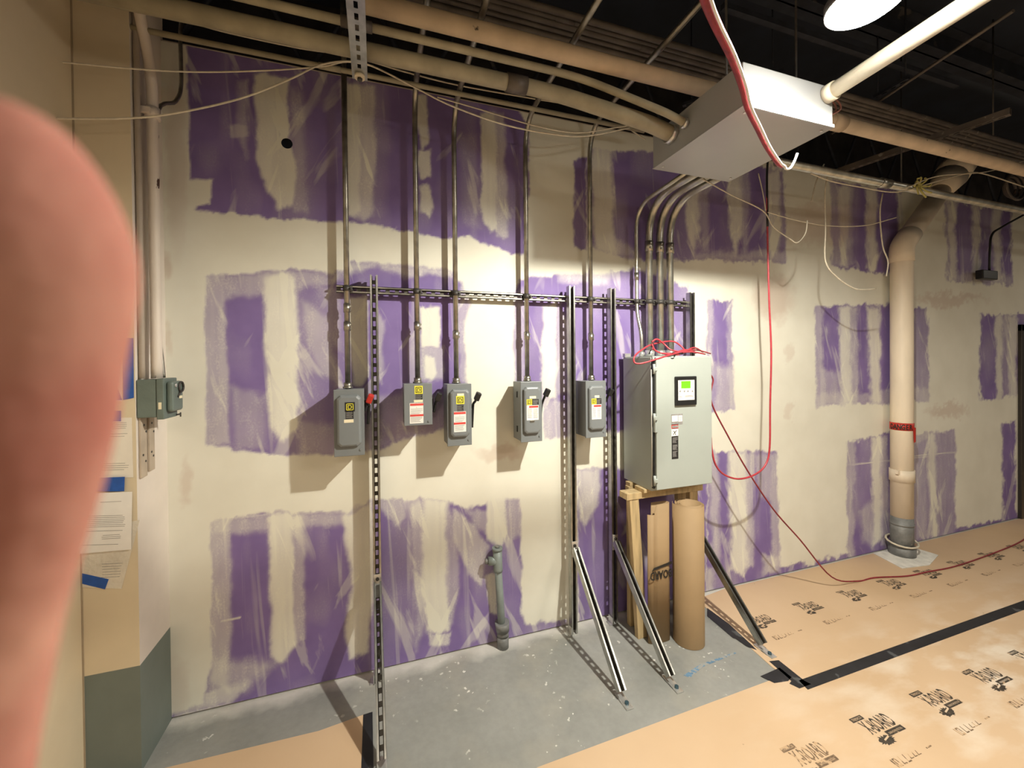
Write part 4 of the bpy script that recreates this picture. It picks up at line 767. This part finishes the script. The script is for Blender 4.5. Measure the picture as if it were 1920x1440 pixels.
# cable coil on the cabinet
t = thing('red_cable_coil', 'loose coil of red cable lying on top of the big cabinet', 'cable', (1.8, -.25, czb))
def pxp(L_, default): return [atY(p[0], p[1], p[2] if len(p) > 2 else default) for p in L_]
L1 = [(1332, 663, -.15), (1310, 657, -.25), (1290, 657, -.33), (1262, 664, -.36), (1235, 672, -.372), (1205, 681, -.36), (1190, 680, -.34), (1190, 668, -.33), (1205, 655, -.3), (1225, 645, -.28), (1260, 640, -.28), (1278, 650, -.3), (1285, 660, -.33)]
L2 = [(1222, 641, -.3), (1232, 636, -.3), (1245, 645, -.3), (1258, 656, -.33), (1280, 660, -.35), (1300, 660, -.34), (1322, 664, -.3)]
L3 = [(1222, 645, -.33), (1230, 658, -.34), (1250, 664, -.35), (1275, 664, -.34), (1300, 652, -.3), (1318, 660, -.25)]
L4 = [(1226, 640, -.25), (1222, 652, -.27), (1240, 662, -.3), (1262, 662, -.32), (1285, 656, -.33), (1305, 662, -.3)]
for L_ in (L1, L2, L3, L4): MB().tube(smooth(pxp(L_, -.3), 6), .0052, 8).build('cable_loop', REDC, t)
MB().tube(smooth(pxp([(1217, 664, -.3), (1222, 652, -.3), (1226, 640, -.3)], -.3), 4), .004, 8).tube(smooth(pxp([(1248, 668, -.36), (1262, 672, -.372), (1268, 662, -.35), (1280, 664, -.35)], -.3), 4), .004, 8).build('black_strand', BLACK, t)

# cords
t = props(MB().tube(smooth(pxp([(1440, 300), (1438, 330), (1439, 430), (1442, 560), (1446, 660), (1444, 760), (1443, 840), (1435, 872), (1415, 890), (1385, 898), (1358, 890), (1342, 872), (1335, 845), (1333, 820)], -.30), 6), .0062, 10).build('hanging_red_cord', REDC), 'bright red cord hanging down and looping back to the cabinet side', 'cord')
MB().tube(smooth(pxp([(1440, 296), (1438, 330), (1438.5, 380), (1439, 425)], -.30), 5), .0072, 10).build('black_upper_section', BLACK, t)  # top length of the cord drawn black
P = pxp([(1331, 700), (1337, 712), (1334, 728), (1332, 745), (1340, 770), (1362, 812), (1400, 880), (1450, 955), (1500, 1012), (1545, 1048)], -.30)+[Vector((3.25, -.29, .10)), Vector((3.55, -.285, .012))]+[atZ(px, py, .010) for px, py in ((1640, 1083), (1700, 1080), (1740, 1072), (1790, 1062), (1850, 1042), (1905, 1020), (1930, 1005))]
P = [p_ for p_ in P[:9]]+[Vector(p_) for p_ in P[10:]]
props(MB().tube(smooth(P, 6), .0052, 10).build('floor_cord', REDD), 'dark red cord sagging from the cabinet side and trailing over the floor boards', 'cord')
pts = [(1316, -40, 1.05), (1324, 0, 1.10), (1345, 50, 1.17), (1372, 105, 1.25), (1392, 160, 1.32), (1402, 200, 1.37), (1420, 238, 1.43), (1438, 275, 1.50), (1458, 305, 1.55), (1466, 312, 1.57)]
t = thing('thick_red_cable', 'thick red cable hanging from above in front of the pull box', 'cable', atD(1345, 50, 1.17))
n = 6
MB().tube(smooth([atD(*p_) for p_ in pts], n), [.016-.0085*(i/((len(pts)-1)*n)) for i in range((len(pts)-1)*n+1)], 10).build('jacket', REDD, t)
MB().tube(smooth([atD(px+(10 if py < 40 else 8)-py*.008, py, d-.02) for px, py, d in pts]+[atD(1473, 316, 1.57), atD(1481, 316, 1.57), atD(1489, 303, 1.57), atD(1495, 288, 1.57)], n), .0042, 8).build('white_wire_and_glint', mat('white_wire_and_highlight', (.85, .8, .75), .35), t)  # white wire; along the jacket it also draws the cable's highlight

# white low voltage wires
W_ = [([(-20, 98), (130, 118), (330, 134), (480, 133), (600, 125), (650, 116), (700, 124)], -.32, 'thin white wire sagging across the upper left wall, upper of two', .0035),
      ([(60, 222), (230, 222), (330, 212), (450, 185), (540, 150), (600, 122), (655, 115), (700, 125), (780, 165), (850, 200), (950, 235), (1040, 252), (1100, 255), (1180, 240)], -.36, 'white wire sagging lower across the upper left wall and on to the pull box', .0042),
      ([(235, -5), (290, 25), (350, 40), (430, 62), (560, 90), (640, 102), (700, 117), (760, 135), (860, 160), (1000, 185), (1130, 208), (1170, 235), (1210, 262)], -.08, 'white wire strung through the dark gap above the purple wall', .0042),
      ([(820, 182), (900, 205), (1000, 235), (1080, 249), (1150, 240), (1200, 232)], -.30, 'short white wire beside the tan conduit near the fourth conduit top', .0036),
      ([(1545, 308), (1530, 342), (1522, 378)], -.45, 'short white wire end hanging right of the pull box', .0045),
      ([(1553, 325), (1547, 360), (1548, 430), (1548, 490), (1570, 520), (1600, 540), (1622, 543), (1642, 541)], -.45, 'long white wire hanging and curling right in front of the wall', .0045),
      ([(1655, 362), (1650, 400), (1655, 460), (1665, 490), (1662, 518)], -.4, 'white wire hanging just left of the cream soil pipe', .0045),
      ([(1318, 336), (1370, 365), (1430, 395), (1450, 425), (1480, 447), (1495, 455), (1510, 438), (1514, 413)], -.5, 'white wire drooping from under the pull box and hooking up', .0036),
      ([(1520, 325), (1560, 340), (1620, 352), (1680, 360), (1740, 345), (1800, 328), (1840, 325), (1925, 352)], -.55, 'white wire tied along the steel pipe at upper right', .0045),
      ([(1440, 398), (1490, 412), (1550, 423), (1620, 423), (1680, 408)], -.4, 'faint white wire crossing low behind the hanging red cord', .0036),
      ([(1700, 352), (1760, 330), (1850, 322), (1925, 300)], -.6, 'thin wire running up to the far upper right from the soil pipe top', .0036),
      ([(1422, 325), (1430, 360), (1436, 395)], -.5, 'short thin wire beside the top of the hanging red cord', .003)]
for L_, y, lab, r_ in W_: props(MB().tube(smooth(pxp(L_, y), 6), r_, 8).build('white_wire', WIREW), lab, 'wire', 'loose white wires')
p = atY(1720, 350, -.56)
g = MB()
for i in range(7):
    a_ = i*.9; g.tube(smooth([p+Vector((.0, -.01, 0)), p+Vector((.07*math.cos(a_), -.03, .05*math.sin(a_))), p+Vector((.10*math.cos(a_+.5), -.035, .07*math.sin(a_+.5)-.02))], 4), .006, 6)
props(g.build('yellow_tie_knot', mat('yellow_ribbon', (.45, .40, .12), .6)), 'yellowish knot of tie ribbon on the steel pipe', 'tie')

# ================================================================== RIGHT: soil pipe
sp = atY(1688, 600, -.10); sx = sp.x; sy = -.11; R_ = .078
t = thing('soil_pipe', 'thick cream soil pipe standing at the right side of the wall', 'pipe', (sx, sy, 0))
el = Vector((sx, sy, 2.72)); up = atY(1752, 350, -.12); up = Vector((sx+.62, sy, 2.72+.62))
MB().tube([(sx, sy, .30), (sx, sy, 1.5), (sx, sy, 2.60)]+fillet([(sx, sy, 2.60), (sx, sy, 2.74), (sx+.62, sy, 3.36)], .09, 6)[1:], R_, 24).build('pipe_run', SOIL, t)
MB().tube(fillet([(sx, sy, 2.60), (sx, sy, 2.74), (sx+.12, sy, 2.86)], .08, 6), R_+.007, 24).build('elbow', SOIL, t)
MB().tube([(sx+.55, sy, 3.29), (sx+.70, sy, 3.44)], [R_+.01, R_+.05], 24).tube([(sx+.70, sy, 3.44), (sx+.86, sy, 3.60)], R_+.05, 24).build('flared_hub', SOIL, t)
zc = atY(1690, 890, sy).z
MB().tube([(sx, sy, zc-.055), (sx, sy, zc+.05)], R_+.008, 24).box((sx-R_-.03, sy-.03, zc+.02), (sx-R_, sy-.01, zc+.05)).build('coupling', SOIL, t)
zg = atY(1690, 968, sy).z
MB().tube([(sx, sy, .05), (sx, sy, zg)], R_+.001, 24).tube([(sx, sy, zg-.07), (sx, sy, zg-.055)], R_+.006, 24).tube([(sx, sy, .0), (sx, sy, .09)], R_+.016, 24).build('iron_base', IRON, t, label='bare grey iron lower length')
MB().tube([(sx+.13*math.cos(a_), sy+.10*math.sin(a_), .125+.02*math.sin(a_)) for a_ in [i*PI/8 for i in range(17)]], .008, 8).build('cord_ring', WIREW, t)
b = atY(1690, 798, sy).z
g = MB().tube([(sx, sy, b-.035), (sx, sy, b+.03)], R_+.003, 24); g.prism([(sx-.005, sy-R_-.004, b), (sx+.035, sy-R_-.003, b-.01), (sx+.030, sy-R_-.005, b-.13), (sx+.005, sy-R_-.006, b-.14)], (0, -.001, 0))
rt = g.build('red_tape', RED, t, label='red tape with dark lettering')
g = MB()
for k, ch in enumerate('DANGER'):
    a_ = math.radians(-203+19*k); g.text(ch, .064, Matrix.Translation((sx+(R_+.0042)*math.cos(a_), sy+(R_+.0042)*math.sin(a_), b-.026))@Matrix.Rotation(a_+PI/2, 4, 'Z')@Matrix.Rotation(PI/2, 4, 'X'), 0, .0006, .62, 'CENTER', .0015)
g.build('lettering', BLKLBL, rt)
MB().prism([(sx-.30, sy-.16, .004), (sx-.02, sy-.20, .004), (sx+.27, sy-.12, .004), (sx+.24, sy+.09, .004), (sx-.22, sy+.09, .004)], (0, 0, .006)).build('plaster_pad', PLAST, t)
# standpipe left centre
p = atZ(943, 1213, .0); q = atY(934, 1040, p.y)
t = thing('capped_standpipe', 'short grey capped pipe with a tee rising from the floor at the wall', 'pipe', (p.x, p.y, 0))
x, y = p.x, p.y; zt = q.z
MB().tube([(x, y, .0), (x-.030, y, zt)], .0225, 16).build('pipe_run', VALVE, t)
MB().tube([(x, y, 0), (x, y, .07)], [.036, .038], 14).tube([(x, y, .07), (x, y, .10)], .036, 14).tube([(x, y, .10), (x-.004, y, .155)], [.040, .045], 14).build('base_fitting', IRON, t)
x -= .030
MB().tube([(x+.004, y, zt-.10), (x+.003, y, zt-.085), (x, y, zt+.03)], [.029, .029, .028], 16).tube([(x, y, zt+.03), (x, y, zt+.045)], .032, 16).tube([(x, y, zt-.035), (x-.055, y+.01, zt-.035)], .026, 14).build('tee', VALVE, t)
MB().tube([(x-.055, y+.01, zt-.035), (x-.075, y+.012, zt-.035)], .017, 8).cyl((x, y, zt+.045), (x, y, zt+.055), .014, 8).build('plug', IRON, t)
# small black box on cord, right
p = atY(1850, 516, -.06)
t = thing('black_outlet_box', 'small black box hanging on a dark cord at the far right', 'outlet box', p)
MB().box((p.x-.13, p.y-.03, p.z-.045), (p.x+.13, p.y+.03, p.z+.045), .008).build('body', BLACK, t)
MB().tube(smooth(pxp([(1855, 508), (1856, 470), (1860, 440), (1880, 425), (1925, 400)], -.06), 5), .010, 8).build('cord', BLACK, t)
g = MB(); p = atY(1905, 350, -.3)
for k in range(3): g.tube([p+Vector(((.16-.03*k)*math.cos(a_), .02*k, (.12-.02*k)*math.sin(a_))) for a_ in [i*PI/10 for i in range(21)]], .012, 8)
props(g.build('cable_hank', PIPED), 'dark coiled cable at the far upper right corner', 'cable')

# ================================================================== FLOOR BOARDS
def kraft_floor():
    m = bpy.data.materials.new('dusty_floor_board'); m.use_nodes = True; nt = m.node_tree; N = nt.nodes; L = nt.links; b = N['Principled BSDF']
    geo = N.new('ShaderNodeNewGeometry')
    def nz(sc, st=(1, 1, 1), det=5):
        mp = N.new('ShaderNodeMapping'); mp.inputs['Scale'].default_value = st; L.new(geo.outputs['Position'], mp.inputs[0])
        n = N.new('ShaderNodeTexNoise'); n.inputs['Scale'].default_value = sc; n.inputs['Detail'].default_value = det; L.new(mp.outputs[0], n.inputs[0]); return n.outputs[0]
    def rgb(src, p0, p1, c0, c1):
        r = N.new('ShaderNodeValToRGB'); e = r.color_ramp.elements; e[0].position = p0; e[1].position = p1; e[0].color = c0+(1,); e[1].color = c1+(1,); L.new(src, r.inputs[0]); return r.outputs[0]
    base = rgb(nz(1.3), .3, .7, (.53, .37, .225), (.61, .44, .285))
    sx_ = N.new('ShaderNodeSeparateXYZ'); L.new(geo.outputs['Position'], sx_.inputs[0])
    fr = rgb(sx_.outputs[0], 0, 1, (0, 0, 0), (1, 1, 1))
    mr = N.new('ShaderNodeMapRange'); mr.inputs[1].default_value = 1.4; mr.inputs[2].default_value = 3.2; L.new(sx_.outputs[0], mr.inputs[0])
    mr2 = N.new('ShaderNodeMapRange'); mr2.inputs[1].default_value = -.55; mr2.inputs[2].default_value = -1.0; L.new(sx_.outputs[1], mr2.inputs[0])
    dust = rgb(nz(3.2, (1, 2.2, 1), 7), .46, .66, (0, 0, 0), (.8, .8, .8))
    a = N.new('ShaderNodeMath'); a.operation = 'MULTIPLY'; L.new(dust, a.inputs[0]); L.new(mr.outputs[0], a.inputs[1])
    a2 = N.new('ShaderNodeMath'); a2.operation = 'MULTIPLY'; L.new(a.outputs[0], a2.inputs[0]); L.new(mr2.outputs[0], a2.inputs[1])
    mx = N.new('ShaderNodeMix'); mx.data_type = 'RGBA'; L.new(a2.outputs[0], mx.inputs[0]); L.new(base, mx.inputs[6]); mx.inputs[7].default_value = (.74, .66, .55, 1)
    dk = rgb(nz(19, (1, 1, 1), 3), .74, .77, (0, 0, 0), (.6, .6, .6)); m2 = N.new('ShaderNodeMix'); m2.data_type = 'RGBA'; L.new(dk, m2.inputs[0]); L.new(mx.outputs[2], m2.inputs[6]); m2.inputs[7].default_value = (.16, .11, .07, 1)
    L.new(m2.outputs[2], b.inputs['Base Color']); b.inputs['Roughness'].default_value = .6
    bp = N.new('ShaderNodeBump'); bp.inputs['Strength'].default_value = .15; bp.inputs['Distance'].default_value = .01; L.new(nz(1.6), bp.inputs['Height']); L.new(bp.outputs[0], b.inputs['Normal'])
    return m
KF = kraft_floor(); TH = .003
INK = mat('faded_black_ink', (.045, .035, .025), .7, 0, .5, 60, spots=((.45, .31, .19), 38, .60))
INKF = mat('faint_brown_ink', (.17, .11, .065), .7, 0, .4, 60, spots=((.50, .34, .2), 40, .53))
def logo(parent, x, y, s=1.0, fade=False):
    g = MB(); z = TH+.0004
    M = Matrix.Translation((x-.128*s, y-.005*s, z))
    g.text('X-BOARD', .135*s, M, 0, .0001, .44, bold=.0022*s)
    # maker's bar over the X
    g.box((x-.155*s, y+.095*s, z), (x-.04*s, y+.128*s, z+.0002)); g.text('TRIMACO', .026*s, Matrix.Translation((x-.145*s, y+.103*s, z+.0006)), 1, .0001, .8)
    # lower bar and splat emblem
    g.box((x-.03*s, y-.052*s, z), (x+.14*s, y-.016*s, z+.0002)); g.text('SURFACE PROTECTOR', .018*s, Matrix.Translation((x-.012*s, y-.042*s, z+.0006)), 1, .0001, .72)
    rnd = random.Random(int(x*91)); P = []
    for i in range(34):
        a_ = 2*PI*i/34; r_ = (1 if i % 2 else .78)*(.75+.35*rnd.random()); P.append((x-.085*s+.075*s*r_*math.cos(a_), y-.062*s+.036*s*r_*math.sin(a_), z))
    g.prism(P, (0, 0, .0002)); g.prism([(x-.10*s, y-.055*s, z+.0003), (x-.04*s, y-.042*s, z+.0003), (x-.04*s, y-.052*s, z+.0003), (x-.10*s, y-.065*s, z+.0003)], (0, 0, .0002), 1)
    g.build('printed_logo', [INKF if fade else INK, KF], parent)
def faint(parent, x, y, s=1.0):
    g = MB(); z = TH+.0004
    g.box((x-.17*s, y-.03*s, z), (x-.158*s, y+.03*s, z+.0002)).box((x-.150*s, y-.03*s, z), (x-.118*s, y+.03*s, z+.0002)).box((x-.142*s, y-.018*s, z+.0002), (x-.128*s, y+.018*s, z+.0005), 0, 1)
    for k, (dx, sh) in enumerate(((-.085, 1), (-.035, -1), (.01, 1), (.055, 1), (.095, -1))):
        X_ = x+dx*s; h = .028*s*(1 if k < 2 else .6)
        g.prism([(X_-.018*s, y-h, z), (X_+.0, y+h, z), (X_+.006*s, y+h, z), (X_-.010*s, y-h, z)], (0, 0, .0002)); g.prism([(X_-.012*s, y-h, z), (X_+.018*s, y-h, z), (X_+.018*s, y-h*.7, z), (X_-.012*s, y-h*.7, z)], (0, 0, .0002))
    g.box((x+.20*s, y-.003, z), (x+.26*s, y+.003, z+.0002)); g.build('faded_print', [INKF, KF], parent)
TBD = thing('floor_protection_board', 'brown protection board on the floor right of the grey concrete, along the wall', 'floor board', (5, -.4, 0), 'floor protection boards')
MB().prism([(2.18, -.19, 0), (2.21, -.05, 0), (2.5, -.012, 0), (9.4, -.012, 0), (9.4, -.868, 0), (2.12, -.868, 0), (2.115, -.72, 0)], (0, 0, TH)).build('sheet', KF, TBD)
for k in range(9): logo(TBD, 2.431+.4515*k, -.398, .60)
for k in range(7): faint(TBD, 2.44+.4515*k, -.545, .56)
FBD = thing('floor_protection_board', 'large brown protection board covering the floor at the front right', 'floor board', (3, -1.9, 0), 'floor protection boards')
MB().prism([(-.03, -.985, 0), (.64, -.812, 0), (2.10, -.783, 0), (2.15, -.872, 0), (9.4, -.872, 0), (9.4, -3.6, 0), (-.03, -3.6, 0)], (0, 0, TH)).build('sheet', KF, FBD)
for k in range(-2, 10): logo(FBD, 2.257+.4545*k, -1.175, .68, k in (-1, -2))
for k in range(0, 9): faint(FBD, 2.20+.4545*k, -1.30, .60)
LBD = thing('floor_protection_board', 'brown protection board on the floor at the lower left by the pier', 'floor board', (-.6, -1, 0), 'floor protection boards')
MB().prism([(-1.165, -.34, 0), (-.89, -.288, 0), (-.28, -.312, 0), (-.06, -.285, 0), (-.06, -3.6, 0), (-1.165, -3.6, 0)], (0, 0, TH)).build('sheet', KF, LBD)
# tape on floor
def ftape(P, lab): props(MB().prism([(a_, b_, TH+.0003) for a_, b_ in P], (0, 0, .0006)).build('black_floor_tape', TAPE), lab, 'tape', 'black tape strips on the floor')
ftape([(2.16, -.837), (9.4, -.837), (9.4, -.897), (2.145, -.897)], 'long straight strip of black tape between the two big floor boards')
Z2 = lambda L_: [tuple(atZ(a_, b_, TH))[:2] for a_, b_ in L_]
ftape(Z2([(1326, 1140), (1367, 1170), (1408, 1208), (1419, 1219), (1400, 1212), (1380, 1198), (1374, 1196), (1326, 1155)]), 'black tape strip running from the roll to the foot of the last strut brace')
ftape(Z2([(1442, 1240), (1460, 1238), (1509, 1277), (1521, 1283), (1499, 1291), (1480, 1282), (1484, 1277)]), 'short black tape piece at the corner of the concrete')
ftape(Z2([(1426, 1268), (1462, 1252), (1484, 1270), (1478, 1277), (1452, 1281), (1444, 1277)]), 'small black tape stub sticking onto the grey concrete')
ftape([(-.082, -.288), (-.038, -.285), (-.028, -.80), (-.082, -.80)], 'black tape strip behind the foot of the leftmost strut brace')
# blue paint trace on the concrete
props(MB().prism([(1.60, -.60, .0005), (1.75, -.565, .0005), (2.02, -.555, .0005), (2.02, -.565, .0005), (1.75, -.585, .0005), (1.62, -.625, .0005)], (0, 0, .0004)).build('blue_paint_stroke', mat('worn_blue_paint', (.12, .22, .33), .7, 0, .3, 20, spots=((.3, .31, .3), 30, .5))), 'faded blue paint stroke on the grey concrete right of the strut feet', 'paint mark')

# ================================================================== FINGER in front of the lens
edge = [(196, 34, -10), (204, 58, -12), (222, 86, -14), (248, 112, -16), (282, 136, -20), (322, 158, -24), (365, 178, -28), (412, 194, -32), (460, 204, -36), (520, 206, -38), (590, 197, -42), (660, 183, -51), (730, 172, -60), (800, 163, -69), (880, 146, -82), (960, 127, -99), (1040, 102, -122), (1120, 77, -145), (1200, 53, -167), (1280, 36, -186), (1360, 19, -203), (1440, 2, -220), (1600, -23, -250), (1800, -61, -283), (2100, -105, -317), (2400, -140, -332), (2600, -173, -325), (2700, -224, -316)]
g = MB(); rings = []; dF = .030; nn = 36
for k, (py, ex, cxp) in enumerate(edge):
    dk = dF+max(0, py-900)*.0000035; r_ = (ex-cxp)*dk/FPX; c = atD(cxp, py, dk)
    rings.append([g.bm.verts.new(c+RT*(r_*math.cos(2*PI*j/nn))+FW*(r_*.82*math.sin(2*PI*j/nn))) for j in range(nn)])
for A_, B_ in zip(rings, rings[1:]):
    for j in range(nn): g.bm.faces.new((A_[j], A_[(j+1) % nn], B_[(j+1) % nn], B_[j])).smooth = True
for rg_, py, cxp in ((rings[0], 192, -9), (rings[-1], 2740, -230)):
    c = g.bm.verts.new(atD(cxp, py, dF+max(0, py-900)*.0000035))
    for j in range(nn): g.bm.faces.new((rg_[j], rg_[(j+1) % nn], c)).smooth = True
fo = props(g.build('finger', SKIN), 'blurred pink fingertip covering the left edge right in front of the lens', 'finger')
md = fo.modifiers.new('smooth', 'SUBSURF'); md.levels = 1; md.render_levels = 1
